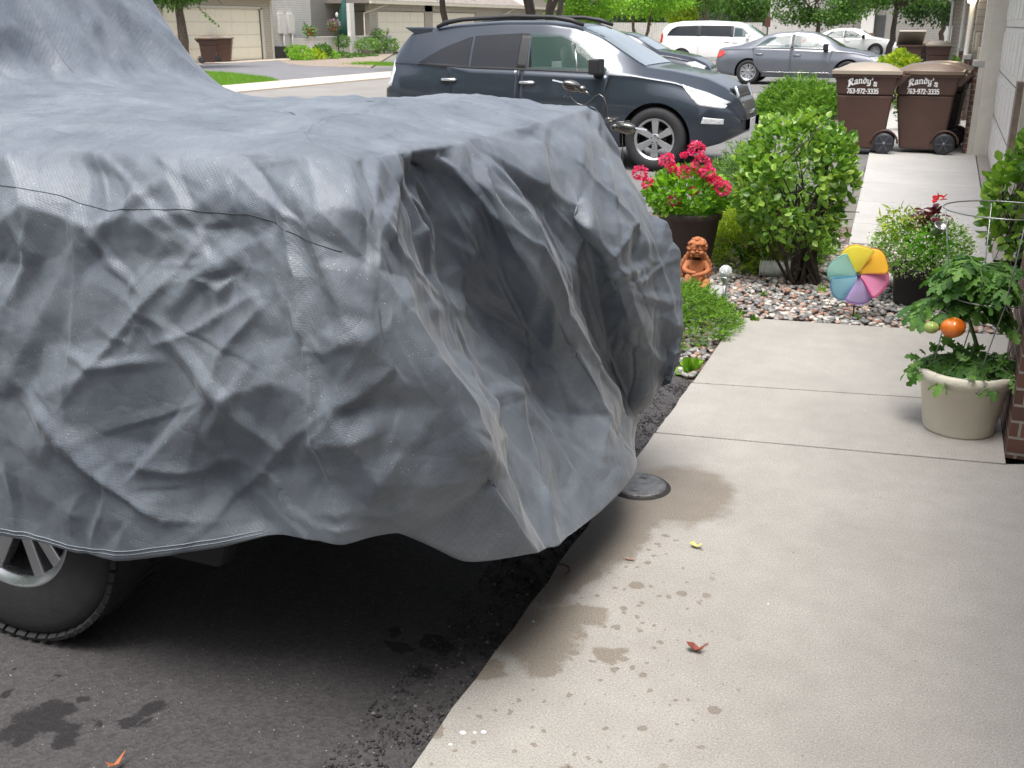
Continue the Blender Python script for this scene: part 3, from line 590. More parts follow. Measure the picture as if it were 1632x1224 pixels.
LANCE = ([(0, 0, 0), (-.13, .35, .04), (0, 1, -.12), (.13, .35, .04), (0, .4, 0)], [(0, 1, 4), (1, 2, 4), (2, 3, 4), (3, 0, 4)])
NEEDLE = ([(-.035, 0, 0), (.035, 0, 0), (.012, 1, .05), (-.012, 1, .05)], [(0, 1, 2, 3)])
BLADE = ([(-.05, 0, 0), (.05, 0, 0), (0, 1, .25)], [(0, 1, 2)])
TOM = ([(0, 0, 0), (-.14, .22, .03), (-.32, .30, -.02), (-.17, .42, .03), (-.36, .62, -.04), (-.14, .68, .02), (-.2, .86, -.03), (0, 1, -.14), (.2, .86, -.03), (.14, .68, .02), (.36, .62, -.04), (.17, .42, .03), (.32, .30, -.02), (.14, .22, .03), (0, .5, .0)],
       [(i, i + 1, 14) for i in range(13)] + [(13, 0, 14)])
def mat_leaf(name, cols, trans=.35, rough=.45, gloss=.4):
    """cols: two or more greens spread over the leaves at random"""
    k = N(name); ri = k.n('NewGeometry').outputs['Random Per Island']; v = k.coord()
    col = k.ramp(ri, [(i / (len(cols) - 1), c + (1,)) for i, c in enumerate(cols)])
    col = k.mix(.35, col, k.mix(1, col, k.ramp(k.noise(v, 3, 4), [(.3, (.55, .6, .5, 1)), (.7, (1.3, 1.25, 1.2, 1))]), 'MULTIPLY'))
    k.P(Base_Color=col, Roughness=rough, Specular_IOR_Level=gloss)
    tr = k.n('BsdfTranslucent', {'Color': k.mix(1, col, (1.5, 1.7, .7, 1), 'MULTIPLY')}); mx = k.n('MixShader', {0: trans, 1: k.b.outputs[0], 2: tr.outputs[0]})
    k.t.links.new(mx.outputs[0], k.t.nodes['Material Output'].inputs[0]); return k.m
MT['leaf_mid'] = mat_leaf('leaf_mid', [(.045, .10, .018), (.09, .19, .035), (.13, .26, .05)])
MT['leaf_lite'] = mat_leaf('leaf_light', [(.11, .24, .02), (.18, .36, .03), (.28, .46, .05)], .45)
MT['leaf_dark'] = mat_leaf('leaf_dark', [(.02, .055, .014), (.04, .095, .022), (.06, .14, .03)])
MT['leaf_yel'] = mat_leaf('leaf_yellowgreen', [(.16, .26, .02), (.32, .42, .03), (.5, .52, .06)], .4)
MT['leaf_bush'] = mat_leaf('leaf_bush', [(.08, .18, .035), (.15, .29, .05), (.24, .40, .07), (.36, .50, .10)], .35, .38, .5)
MT['leaf_jun'] = mat_leaf('leaf_juniper', [(.06, .15, .025), (.12, .25, .03), (.22, .38, .04)], .2, .6, .2)
MT['leaf_jun2'] = mat_leaf('leaf_juniper_pale', [(.08, .16, .05), (.15, .27, .07), (.22, .36, .1)], .2, .6, .2)
MT['leaf_tom'] = mat_leaf('leaf_tomato', [(.05, .13, .035), (.10, .22, .055), (.18, .34, .08)], .3, .5, .3)
MT['blade'] = mat_leaf('grass_blade', [(.09, .21, .025), (.16, .31, .03), (.25, .40, .06)], .4, .6, .2)
MT['bark'] = plain('bark', (.13, .095, .07), .9, var=.45, scale=14, bump=.9, bscale=30)
MT['bark_dark'] = plain('bark_dark', (.06, .045, .038), .9, var=.45, scale=14, bump=.9, bscale=30)
r = np.random.default_rng(3)
def in_poly(X, Y, poly):
    c = np.zeros(len(X), bool); n = len(poly)
    for i in range(n):
        x1, y1 = poly[i]; x2, y2 = poly[(i + 1) % n]
        if y1 == y2: continue
        c ^= ((y1 > Y) != (y2 > Y)) & (X < (x2 - x1) * (Y - y1) / (y2 - y1) + x1)
    return c
X = r.uniform(-32, -18.6, 120000); Y = r.uniform(17, 36, 120000); k_ = in_poly(X, Y, lawn_poly)
Pg = np.stack([X[k_], Y[k_], np.full(k_.sum(), -.024)], 1)
tag(leafy('lawn_grass', Pg, r.normal(0, .35, Pg.shape) + (0, 0, 1), r.uniform(.06, .11, len(Pg)), BLADE, MT['blade']), 'bright mown grass between the far kerb and the far driveway', 'grass', kind='stuff')
X = r.uniform(-4.1, -2.9, 9000); Y = r.uniform(19.7, 24.4, 9000); Pg = np.stack([X, Y, np.full(9000, -.022)], 1)
tag(leafy('verge_grass', Pg, r.normal(0, .35, Pg.shape) + (0, 0, 1), r.uniform(.05, .09, len(Pg)), BLADE, MT['blade']), 'short grass at the street end of the low hedge', 'grass', kind='stuff')

# ------------------------------------------------------------------ river stones
ico = bmesh.new(); bmesh.ops.create_icosphere(ico, subdivisions=2, radius=1); iv = np.array([v.co[:] for v in ico.verts]); jf = np.array([[v.index for v in f.verts] for f in ico.faces]); ico.free()
k = N('river_stone'); ri = k.n('NewGeometry').outputs['Random Per Island']; v = k.coord()
col = k.ramp(ri, [(0, (.15, .15, .15, 1)), (.25, (.27, .265, .26, 1)), (.42, (.27, .18, .14, 1)), (.5, (.40, .38, .36, 1)), (.66, (.18, .175, .18, 1)), (.76, (.36, .26, .21, 1)), (.88, (.50, .46, .42, 1)), (.95, (.28, .15, .12, 1)), (1, (.22, .23, .235, 1))], 'CONSTANT')
col = k.mix(.5, col, k.mix(1, col, k.ramp(k.noise(v, 60, 5, .7), [(.3, g3(.6)), (.7, g3(1.5))]), 'MULTIPLY'))
k.P(Base_Color=col, Roughness=.5, Specular_IOR_Level=.4, Normal=k.bump(k.noise(v, 200, 3), .2, .002)); MT['stone'] = k.m
def stones(name, poly, n, s0, s1, label, seed, hide=None):
    r = np.random.default_rng(seed); xs = [p[0] for p in poly]; ys = [p[1] for p in poly]
    X = r.uniform(min(xs), max(xs), n * 4); Y = r.uniform(min(ys), max(ys), n * 4); k_ = in_poly(X, Y, poly); X, Y = X[k_][:n], Y[k_][:n]; n = len(X)
    s = r.uniform(s0, s1, n); ab = np.stack([r.uniform(.8, 1.4, n), r.uniform(.7, 1, n), r.uniform(.4, .7, n)], 1) * s[:, None]
    th = r.uniform(0, 2 * math.pi, n); tl = r.normal(0, .25, n)
    sh = iv[None] * (1 + .12 * r.normal(0, 1, (n, 1, 3)) * iv[None, :, [1, 2, 0]]); p = sh * ab[:, None]
    p = np.stack([p[..., 0], p[..., 1] * np.cos(tl)[:, None] - p[..., 2] * np.sin(tl)[:, None], p[..., 1] * np.sin(tl)[:, None] + p[..., 2] * np.cos(tl)[:, None]], -1)
    c, s_ = np.cos(th)[:, None], np.sin(th)[:, None]
    p = np.stack([p[..., 0] * c - p[..., 1] * s_, p[..., 0] * s_ + p[..., 1] * c, p[..., 2]], -1)
    p += np.stack([X, Y, -.022 + s * .35 + r.uniform(0, .018, n)], 1)[:, None]
    F = (jf[None] + (np.arange(n) * len(iv))[:, None, None]).reshape(-1, 3)
    return tag(link_mesh(name, np_mesh(name, p.reshape(-1, 3), F), MT['stone'], None, True), label, 'stones', kind='stuff')
def grit(name, n, x0, x1, y0, y1, s0, s1, mat, label, seed, bias=1.0):
    r = np.random.default_rng(seed); X = x1 - (x1 - x0) * r.random(n) ** bias; Y = r.uniform(y0, y1, n); s = r.uniform(s0, s1, n) * (.5 + .5 * r.random(n)); q = (1 + 5 ** .5) / 2
    V0 = np.array([(-1, q, 0), (1, q, 0), (-1, -q, 0), (1, -q, 0), (0, -1, q), (0, 1, q), (0, -1, -q), (0, 1, -q), (q, 0, -1), (q, 0, 1), (-q, 0, -1), (-q, 0, 1)]) / 1.9
    F0 = np.array([(0, 11, 5), (0, 5, 1), (0, 1, 7), (0, 7, 10), (0, 10, 11), (1, 5, 9), (5, 11, 4), (11, 10, 2), (10, 7, 6), (7, 1, 8), (3, 9, 4), (3, 4, 2), (3, 2, 6), (3, 6, 8), (3, 8, 9), (4, 9, 5), (2, 4, 11), (6, 2, 10), (8, 6, 7), (9, 8, 1)])
    p = V0[None] * r.uniform(.6, 1.3, (n, 12, 1)) * s[:, None, None] * (1, 1, .7); zz = -.012 - .022 * np.clip((X + 1.08) / .12, 0, 1) ** 1.5
    p += np.stack([X, Y, zz + s * .25], 1)[:, None]
    return tag(link_mesh(name, np_mesh(name, p.reshape(-1, 3), (F0[None] + (np.arange(n) * 12)[:, None, None]).reshape(-1, 3)), mat), label, 'gravel', kind='stuff')
k = N('loose_aggregate'); ri = k.n('NewGeometry').outputs['Random Per Island']
k.P(Base_Color=k.ramp(ri, [(0, (.018, .018, .02, 1)), (.6, (.035, .034, .036, 1)), (.93, (.06, .058, .06, 1)), (1, (.22, .21, .2, 1))]), Roughness=k.math('ADD', .55, k.math('MULTIPLY', k.noise(k.coord(), 80, 3), .3)), Specular_IOR_Level=.45); MT['loose'] = k.m
grit('loose_aggregate', 6500, -1.16, -.952, 1.5, 4.75, .0025, .0075, MT['loose'], 'loose black asphalt crumbs along the broken edge beside the walkway', 61, 1.7)
grit('driveway_grit', 1500, -5.5, -1.0, 1.2, 2.9, .001, .0028, MT['loose'], 'scattered fine grit on the new asphalt in the foreground', 62)
stones('river_stones', [(-2.4, 4.76), (-.965, 4.76), (-.99, 5.95), (.46, 6.12), (1.2, 6.2), (1.2, 7.9), (.45, 7.5), (.08, 7.5), (.05, 8.35), (-.6, 8.4), (-.62, 8.6), (-2.4, 8.6)], 12500, .011, .023, 'bed of mixed grey and reddish river stones between walkway and shrubs', 5)
# ================================================================== the garage row on the right
def wall_box(m, x0, x1, y0, y1, z0, z1): m.box(((x0 + x1) / 2, (y0 + y1) / 2, (z0 + z1) / 2), (x1 - x0, y1 - y0, z1 - z0))
def garage_door(parent, x, y0, y1, z1, mat, rows=4, cols=8, facing=-1):
    m = MB(); wall_box(m, x, x + .05, y0, y1, .01, z1); h = (z1 - .01) / rows; w = (y1 - y0) / cols
    for i in range(rows):
        for j in range(cols):
            wall_box(m, x - .012 if facing < 0 else x + .05, x if facing < 0 else x + .062, y0 + j * w + .08, y0 + (j + 1) * w - .08, .01 + i * h + .07, .01 + (i + 1) * h - .07)
    d = m.build('garage_door', mat, parent, bevel=.006)
    m = MB()
    for i in range(1, rows): wall_box(m, x - .004 if facing < 0 else x + .048, x + .002 if facing < 0 else x + .054, y0 + .02, y1 - .02, i * h - .004, i * h + .006)
    m.build('panel_joint', MT['wood_old'], d); return d
def downspout(parent, x, y, z0, z1, out=.35, kick=.3):
    m = MB(); m.tube([(x - out, y, z1 + .02), (x - out, y, z1 - .06), (x - out * .5, y, z1 - .16), (x, y, z1 - .25), (x, y, z0 + .35), (x - kick * .4, y - .05, z0 + .22), (x - kick, y - .1, z0 + .05)], .045, 8)
    return m.build('downspout', MT['gutter'], parent)
gr = empty('garage_row', (.6, 0, 0), label='row of attached beige garages with white doors and brick piers along the walkway', cat='garage')
gr.location = (0, 0, 0)
m = MB()
wall_box(m, 5.8, 6, -3.6, 4.2, 0, 2.5); wall_box(m, .9, 5.8, -3.6, -3.4, 0, 2.5); wall_box(m, .9, 5.8, 4.225, 4.4, 0, 1.2); wall_box(m, .62, .9, -6, -3.4, 0, 2.6); wall_box(m, .62, .9, -3.4, 4.2, 2.13, 2.6)
wall_box(m, .62, 6, 4.22, 4.9, 1.2, 2.6); wall_box(m, 3.0, 3.2, 4.9, 9, 0, 2.6)
wall_box(m, .62, 3.0, 9.10, 9.3, 0, 1.12); wall_box(m, .62, 3.0, 9.3, 9.42, 1.12, 2.6)
wall_box(m, .64, .9, 9.42, 15.1, 2.15, 2.6); wall_box(m, .44, 3.0, 15.35, 15.7, 0, 2.6)
wall_box(m, 2.6, 2.9, 15.7, 20, 0, 2.6); wall_box(m, .33, 2.8, 20, 20.3, 0, 2.5); wall_box(m, .36, .7, 20.3, 26, 2.1, 2.5)
wall_box(m, .28, 2.6, 26, 26.4, 0, 2.5); wall_box(m, 2.2, 2.5, 26.4, 31, 0, 2.5); wall_box(m, .10, 2.2, 31, 31.3, 0, 2.5); wall_box(m, .12, .5, 31.3, 36.5, 2.1, 2.5)
wall_box(m, -.06, 2.2, 36.5, 37, 0, 2.5); wall_box(m, .1, 3, 37, 48, 0, 2.5)
m.build('wall', MT['siding_beige'], gr)
for a in ((.60, 9.45, 15.05, 2.12), (.42, 20.35, 25.95, 2.08), (.2, 31.35, 36.4, 2.08)): garage_door(gr, *a, MT['door_white'])
m = MB(); wall_box(m, .40, .62, 4.28, 4.98, -.02, 1.12)
m.build('brick_pier', MT['brick'], gr)
for q in ((.50, .665, 4.18, 4.276, -.01, 2.4), (.42, .625, 15.06, 15.12, -.02, 2.6), (.35, .425, 15.12, 15.5, 0, 2.6), (.555, .60, 9.25, 9.43, 0, 2.6), (.545, .60, 8.98, 9.095, 0, 1.30)):
    m = MB(); wall_box(m, *q); m.build('corner_board', MT['trim'], gr, bevel=.003)
m = MB(); m.v = [(.50, 9.44, 0), (.50, 9.0, 0), (.556, 9.0, 0), (.556, 9.44, 0)]; m.v = []; wall_box(m, .50, .545, 9.02, 9.24, 0, 1.2)
m.build('rotted_post', MT['wood_old'], gr)
m = MB(); wall_box(m, .56, 3.0, 8.96, 9.098, 1.125, 1.175); m.build('ledge', MT['trim'], gr, bevel=.004)
m = MB(); wall_box(m, .62, 3.0, 9.262, 9.298, 1.175, 2.6); m.build('smooth_panel', plain('grey_panel', (.52, .525, .54), .45), gr)
for x0, x1, y0, y1, h in ((.30, .425, 15.14, 15.55, 1.1), (.22, .33, 19.9, 20.5, 1.05), (.16, .28, 25.9, 26.5, 1.05)):
    m = MB(); wall_box(m, x0, x1, y0, y1, 0, h); pr = m.build('brick_pier', MT['brick'], gr)
    m = MB(); wall_box(m, x0 - .02, x1 + .0, y0 - .03, y1 + .03, h + .001, h + .075); m.build('pier_cap', MT['concrete_far'], pr, bevel=.008)
m = MB(); wall_box(m, .30, .44, 15.6, 19.9, 0, .05); m.build('sill_strip', MT['trim'], gr)
# roof and eaves
m = MB()
for x, y0, y1, z in ((.46, -7, 9.0, 2.6), (.30, 9.0, 20, 2.62), (-.22, 20, 26.5, 2.5), (-.34, 30.8, 37.2, 2.5), (-.1, 26.5, 30.8, 2.52)):
    m.add([(x, y0, z), (x, y1, z), (6, y1, z), (6, y0, z), (x, y0, z + .16), (x, y1, z + .16), (6, y1, z + 2.4), (6, y0, z + 2.4)], [(0, 1, 2, 3), (4, 7, 6, 5), (0, 4, 5, 1), (3, 2, 6, 7), (0, 3, 7, 4), (1, 5, 6, 2)])
m.build('roof', MT['shingle'], gr)
m = MB()
for x, y0, y1, z in ((.35, -7, 8.9, 2.62), (.19, 9.1, 19.8, 2.64), (-.33, 20.1, 26.4, 2.5), (-.45, 30.9, 37.1, 2.5), (-.21, 26.7, 30.7, 2.54)): wall_box(m, x, x + .105, y0, y1, z, z + .12)
m.build('gutter', MT['gutter'], gr, bevel=.015)
downspout(gr, .24, 20.05, 0, 2.5, .5); downspout(gr, .17, 26.1, 0, 2.5, .45); downspout(gr, -.12, 36.4, 0, 2.5, .28, .1)
for p, s in (((.33, 16.9, 1.38), (.05, .18, .24)), ((.355, 15.62, 1.22), (.06, .14, .22))):
    m = MB(); m.box(p, s); m.build('meter_box', plain('meter_paint', (.55, .50, .38), .5), gr, bevel=.008)
m = MB(); m.tube([(.36, 15.62, 1.12), (.36, 15.62, .2)], .012, 6); m.build('conduit', MT['gutter'], gr)
lamp = empty('wall_lamp', (.22, 20.0, 2.04), label='lit jar lamp hanging under the eave of the garage row', cat='lamp')
m = MB(); m.lathe([(.05, .08), (.075, .10), (.08, .13), (.03, .16)], 20); m.build('lamp_cap', MT['dark'], lamp)
k = N('lamp_glass'); k.P(Base_Color=(.9, .85, .7, 1), Emission_Color=(1, .86, .62, 1), Emission_Strength=7.0)
m = MB(); m.lathe([(.03, -.10), (.065, -.07), (.075, 0), (.065, .06), (.05, .078)], 20); m.build('glass_jar', k.m, lamp)
m = MB(); m.box((.07, 0, .12), (.12, .03, .03)); m.build('bracket', MT['dark'], lamp)
pl = bpy.data.lights.new('bulb', 'POINT'); pl.energy = 3; pl.color = (1, .8, .5); pl.shadow_soft_size = .07; po = bpy.data.objects.new('bulb', pl); COL.objects.link(po); po.parent = lamp; po.location = (-.14, -.05, -.02)

# ================================================================== wheelie bins
MT['bin'] = plain('bin_plastic', (.078, .040, .030), .42, var=.1, scale=5, bump=.12, bscale=200)
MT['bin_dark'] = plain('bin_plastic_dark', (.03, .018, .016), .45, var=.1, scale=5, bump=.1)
MT['lid_tan'] = plain('lid_tan', (.31, .265, .21), .4, var=.06, bump=.1); MT['lid_brown'] = plain('lid_brown', (.17, .125, .095), .32, var=.12, bump=.1)
MT['bin_wheel'] = plain('bin_wheel', (.022, .025, .032), .5); MT['letter'] = plain('white_lettering', (.8, .8, .8), .5, var=.03, bump=0)
MT['orange'] = plain('orange_sticker', (.55, .10, .04), .5)
def taper(m, b, t, z0, z1):
    """b, t = (x0,x1,y0,y1) bottom and top rectangles"""
    vs = [(b[0], b[2], z0), (b[1], b[2], z0), (b[1], b[3], z0), (b[0], b[3], z0), (t[0], t[2], z1), (t[1], t[2], z1), (t[1], t[3], z1), (t[0], t[3], z1)]
    m.add(vs, [(0, 3, 2, 1), (4, 5, 6, 7), (0, 1, 5, 4), (1, 2, 6, 5), (2, 3, 7, 6), (3, 0, 4, 7)])
GLY = {  # broken-pen letter strokes on a unit body height (x, y)
 'R': ([[(0, .05), (.22, .0)], [(.12, 0), (.12, .95)], [(0, .85), (.15, 1), (.5, 1), (.62, .85), (.6, .6), (.42, .5), (.12, .48)], [(.35, .5), (.6, .1), (.78, .0)], [(.28, .1), (.28, .9)]], .85),
 'a': ([[(.08, .52), (.2, .62), (.42, .58), (.42, .08), (.54, .0)], [(.42, .36), (.2, .34), (.08, .22), (.12, .06), (.26, .0), (.42, .12)]], .62),
 'n': ([[(.02, .55), (.12, .62), (.12, .0), (.22, .04)], [(.12, .5), (.32, .63), (.46, .5), (.46, .06), (.56, 0)]], .64),
 'd': ([[(.08, .95), (.4, .7), (.5, .45), (.46, .1), (.28, 0), (.12, .1), (.1, .45), (.26, .6), (.44, .55)]], .62),
 'y': ([[(.04, .6), (.12, .52), (.12, .12), (.26, .0), (.44, .1)], [(.44, .62), (.46, 0), (.38, -.22), (.16, -.28), (.08, -.2)]], .6),
 "'": ([[(.12, 1), (.16, .8), (.08, .7)]], .3),
 's': ([[(.5, .52), (.34, .62), (.14, .54), (.14, .38), (.46, .28), (.48, .1), (.3, 0), (.06, .08)]], .6),
 '7': ([[(.04, 1), (.5, 1), (.22, 0)]], .6), '6': ([[(.46, .92), (.28, 1), (.1, .8), (.06, .3), (.18, .02), (.4, .04), (.48, .3), (.36, .54), (.1, .45)]], .6),
 '3': ([[(.06, .9), (.26, 1), (.46, .86), (.44, .62), (.24, .54), (.46, .44), (.48, .14), (.28, 0), (.06, .1)]], .6),
 '9': ([[(.1, .08), (.26, 0), (.44, .2), (.48, .7), (.36, .98), (.14, .96), (.06, .7), (.16, .48), (.46, .55)]], .6),
 '2': ([[(.06, .82), (.2, 1), (.42, .96), (.46, .7), (.06, 0), (.5, 0)]], .6), '-': ([[(.06, .45), (.34, .45)]], .42),
 '5': ([[(.46, 1), (.12, 1), (.08, .55), (.3, .62), (.48, .46), (.46, .14), (.26, 0), (.06, .1)]], .6)}
def lettering(m, text, x0, z0, h, y, nib=(.085, .085), arc=0):
    tot = sum(GLY[c][1] for c in text); x = 0
    for c in text:
        st_, w = GLY[c]
        for s_ in st_:
            for p, q in zip(s_[:-1], s_[1:]):
                a, b = nib; poly = [(-a, -b), (a, -b * .2), (a, b), (-a, b * .2)] if nib[0] == nib[1] else [(-a, -a), (a, -a), (a, a), (-a, a)]
                pts = [(p[0] + u, p[1] + v) for u, v in poly] + [(q[0] + u, q[1] + v) for u, v in poly]
                pts = hull(pts); f = []
                for (u, v) in pts:
                    t = (x + u) / tot; lift = arc * (1 - (2 * t - 1) ** 2)
                    f.append((x0 + (x + u) * h, y, z0 + (v + lift) * h))
                k = len(m.v); m.v += f; m.f.append(tuple(range(k, k + len(f)))); m.sm.append(False); y -= 2e-5
        x += w
def hull(P):
    P = sorted(set(P)); 
    def half(P):
        o = []
        for p in P:
            while len(o) > 1 and (o[-1][0] - o[-2][0]) * (p[1] - o[-2][1]) - (o[-1][1] - o[-2][1]) * (p[0] - o[-2][0]) <= 0: o.pop()
            o.append(p)
        return o
    a = half(P); b = half(P[::-1]); return a[:-1] + b[:-1]
def bin_(loc, rz, label, lid='tan', text=True, dark=False, lid_angle=0, hump=False, group='brown wheelie bins', small=False):
    t = empty('wheelie_bin', loc, rz, label, 'bin', group); bm_ = MT['bin_dark'] if dark else MT['bin']
    m = MB(); taper(m, (-.27, .27, -.25, .25), (-.37, .33, -.30, .30), .05, .74); taper(m, (-.375, .335, -.305, .305), (-.40, .38, -.335, .335), .741, 1.02)
    b = m.build('body', bm_, t, bevel=.035, seg=3)
    m = MB(); taper(m, (-.43, .40, -.355, .355), (-.44, .41, -.36, .36), .965, 1.03); m.build('rim', bm_, b, bevel=.015)
    m = MB(); taper(m, (.30, .40, -.30, .30), (.40, .52, -.31, .31), .86, 1.0); m.box((.475, 0, 1.02), (.05, .60, .04)); m.build('handle', bm_, b, bevel=.015)
    L = Matrix.Translation((.40, 0, 1.035)) @ Matrix.Rotation(lid_angle, 4, 'Y')
    m = MB()
    n1, n2 = 15, 11
    V_ = []
    for i in range(n1):
        for j in range(n2):
            x = -.84 + .86 * i / (n1 - 1); y = -.365 + .73 * j / (n2 - 1); e = min(1, (1 - abs(2 * j / (n2 - 1) - 1)) * 3.2) * min(1, min(i, n1 - 1 - i) / 3.0)
            V_.append((x, y, .0 + .055 * e ** .6 + .05 * e * math.sin(math.pi * min(1, max(0, (i / (n1 - 1)))))))
    k0 = len(m.v); m.add(V_, [tuple(q) for q in grid_faces(n1, n2)], True, L)
    m.add([(x, y, z) for x, y, z in [(-.85, -.372, -.03), (.02, -.372, -.03), (.02, .372, -.03), (-.85, .372, -.03), (-.85, -.372, .012), (.02, -.372, .012), (.02, .372, .012), (-.85, .372, .012)]], [(0, 3, 2, 1), (4, 5, 6, 7), (0, 1, 5, 4), (1, 2, 6, 5), (2, 3, 7, 6), (3, 0, 4, 7)], False, L)
    m.build('lid', MT['lid_' + lid], t)
    for s in (-1, 1):
        w = MB(); M_ = Matrix.Translation((.285, s * .30, .135)) @ Matrix.Rotation(math.pi / 2, 4, 'X')
        w.lathe([(.02, -.035), (.10, -.035), (.125, -.03), (.133, -.015), (.133, .015), (.125, .03), (.10, .035), (.02, .035)], 28, M=M_)
        wo = w.build('wheel', MT['bin_wheel'], t)
        w = MB()
        for q in range(6):
            a = q * math.pi / 3; w.box((.285 + .055 * math.cos(a), s * .30 - s * -.037, .135 + .055 * math.sin(a)), (.10, .012, .016), ry=-a)
        w.lathe([(.0, -.045), (.026, -.045), (.026, .045), (0, .045)], 12, M=M_); w.build('hub', plain('bin_hub', (.05, .055, .065), .5) if 'hub' not in MT else MT['hub'], wo)
    m = MB(); m.tube([(.285, -.30, .135), (.285, .30, .135)], .012, 8); m.build('axle', MT['bin_wheel'], t)
    # arch moulded round the wheel
    m = MB(); m.tube([(.285 + .165 * math.cos(a), -.262, .135 + .165 * math.sin(a)) for a in [math.pi * q / 12 for q in range(13)]], .014, 6); m.build('wheel_arch', bm_, b)
    if text:
        m = MB(); lettering(m, "Randy's", -.235, .845, .085, -.3385, (.075, .075), .55); lettering(m, '763-972-3335', -.245, .765, .058, -.3345, (.07, .071), 0)
        m.build('lettering', MT['letter'], b)
    return t
MT['hub'] = plain('bin_hub', (.06, .065, .075), .45)
bin_((-.97, 15.0, 0), R(2), 'brown wheelie bin with tan lid and white lettering, left of the two on the walkway')
bin_((-.215, 15.2, 0), R(-2), 'brown wheelie bin with glossy humped brown lid and white lettering, beside the brick pier', lid='brown')
bin_((-.09, 16.0, 0), R(-6), 'dark brown wheelie bin standing behind the lettered bin by the pier', lid='brown', text=False, dark=True)
bin_((-1.15, 34.5, 0), R(96), 'far wheelie bin with its pale lid propped half open, beyond the yellow green shrub', text=False, lid_angle=R(28))
bin_((-.36, 34.6, 0), R(92), 'far wheelie bin with flat tan lid next to the downspout', text=False)
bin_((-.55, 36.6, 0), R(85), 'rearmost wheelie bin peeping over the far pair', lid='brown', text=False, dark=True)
bin_(tuple(at(333, 101, z=0))[:2] + (0,), R(180 + 40), 'wheelie bin in front of the cream garage door across the street, flat lid on', lid='brown', text=False, group='wheelie bins across the street')
b2 = at(352, 99, z=0); bin_((b2.x - .3, b2.y + .7, 0), R(180 + 30), 'tan lidded wheelie bin half hidden behind another by the cream garage door', text=False, group='wheelie bins across the street')

# ================================================================== things on the walkway and in the bed
t = empty('utility_cover', (-.875, 3.42, 0), label='round iron utility cover set in a collar at the edge of the walkway', cat='utility cover')
MT['iron'] = plain('cast_iron', (.20, .20, .20), .5, .6, var=.4, scale=40, bump=.7, bscale=60); MT['iron_d'] = plain('iron_collar', (.03, .028, .027), .7)
m = MB(); m.lathe([(.0, .012), (.085, .012), (.098, .012), (.103, .008), (.103, -.02)], 40, cap=False)
for q in (-1, 1): m.box((.0, q * .06, .0125), (.03, .012, .004))
m.build('lid', MT['iron'], t)
m = MB(); m.lathe([(.104, -.02), (.104, .004), (.112, .006), (.118, .0), (.118, -.02)], 40, cap=False); m.build('collar', MT['iron_d'], t)
def litter(name, loc, pts, mat, label, cat, curl=.006, rz=0):
    m = MB(); n = len(pts); c = (sum(p[0] for p in pts) / n, sum(p[1] for p in pts) / n)
    vs = [(x, y, .002 + curl * (abs(x - c[0]) + abs(y - c[1])) / .02) for x, y in pts] + [(c[0], c[1], .002)]
    vs += [(x, y, z + .0012) for x, y, z in vs]
    f = [(i, (i + 1) % n, n) for i in range(n)] + [(n + 1 + (i + 1) % n, n + 1 + i, 2 * n + 1) for i in range(n)] + [(i, n + 1 + i, n + 1 + (i + 1) % n, (i + 1) % n) for i in range(n)]
    m.add(vs, f); o = m.build(name, mat); o.location = (*loc, .0); o.rotation_euler[2] = rz; return tag(o, label, cat)
litter('petal', (-.577, 3.029), [(-.02, 0), (-.008, .012), (.004, .004), (.018, .008), (.022, -.006), (.006, -.012), (-.01, -.008)], plain('yellow_petal', (.75, .66, .18), .5), 'pale yellow petal lying on the concrete below the utility cover', 'petal', .012)
litter('dead_leaf', (-.443, 2.439), [(-.03, .004), (-.012, .014), (.006, .008), (.03, .012), (.012, 0), (.02, -.012), (-.004, -.008), (-.022, -.012)], plain('red_leaf', (.25, .07, .045), .7, var=.4, scale=60), 'curled dark red dead leaf on the middle of the walkway', 'leaf', .014)
p = at(185, 1218, z=0); litter('dead_leaf', (p.x, p.y), [(-.012, -.02), (0, -.006), (.006, .03), (.014, -.004), (.008, -.026)], plain('rust_leaf', (.42, .14, .05), .6), 'rust coloured leaf on the asphalt at the bottom edge of the photo', 'leaf', .01)
m = MB(); p = at(900, 905, z=.012); m.tube([(p.x - .035, p.y + .012, .012), (p.x - .01, p.y + .012, .016), (p.x + .012, p.y + .005, .014), (p.x + .02, p.y - .014, .012), (p.x + .012, p.y - .028, .008)], [.003, .004, .0035, .003, .002], 6)
tag(m.build('twig', plain('twig', (.16, .08, .05), .8)), 'bent brown twig at the broken edge of the asphalt', 'twig')
p = at(1002, 893, z=0); litter('wood_chip', (p.x, p.y), [(-.02, 0), (0, .004), (.022, .002), (.018, -.003), (-.004, -.004)], plain('chip', (.33, .2, .15), .7), 'sliver of reddish bark on the damp concrete', 'wood chip', .004)
MT['guano'] = plain('white_speck', (.75, .75, .74), .6)
for i, (u, v, s) in enumerate(((738, 1168, .007), (757, 1168, .004), (771, 1167, .006), (718, 1187, .0045), (850, 991, .0035), (1224, 963, .003))):
    p = at(u, v, z=0); m = MB(); m.ball((0, 0, .001), (s * 1.3, s, .0022), 10, 6); o = m.build('speck', MT['guano']); o.location = (p.x, p.y, 0)
    tag(o, ['largest white fleck of the row at the lower left of the walkway', 'small white fleck in the middle of the row', 'right hand white fleck of the row of three', 'single white fleck nearest the asphalt corner', 'tiny white fleck beside the big damp patch', 'tiny white fleck out in the middle of the dry concrete'][i], 'fleck', 'white flecks on the walkway')
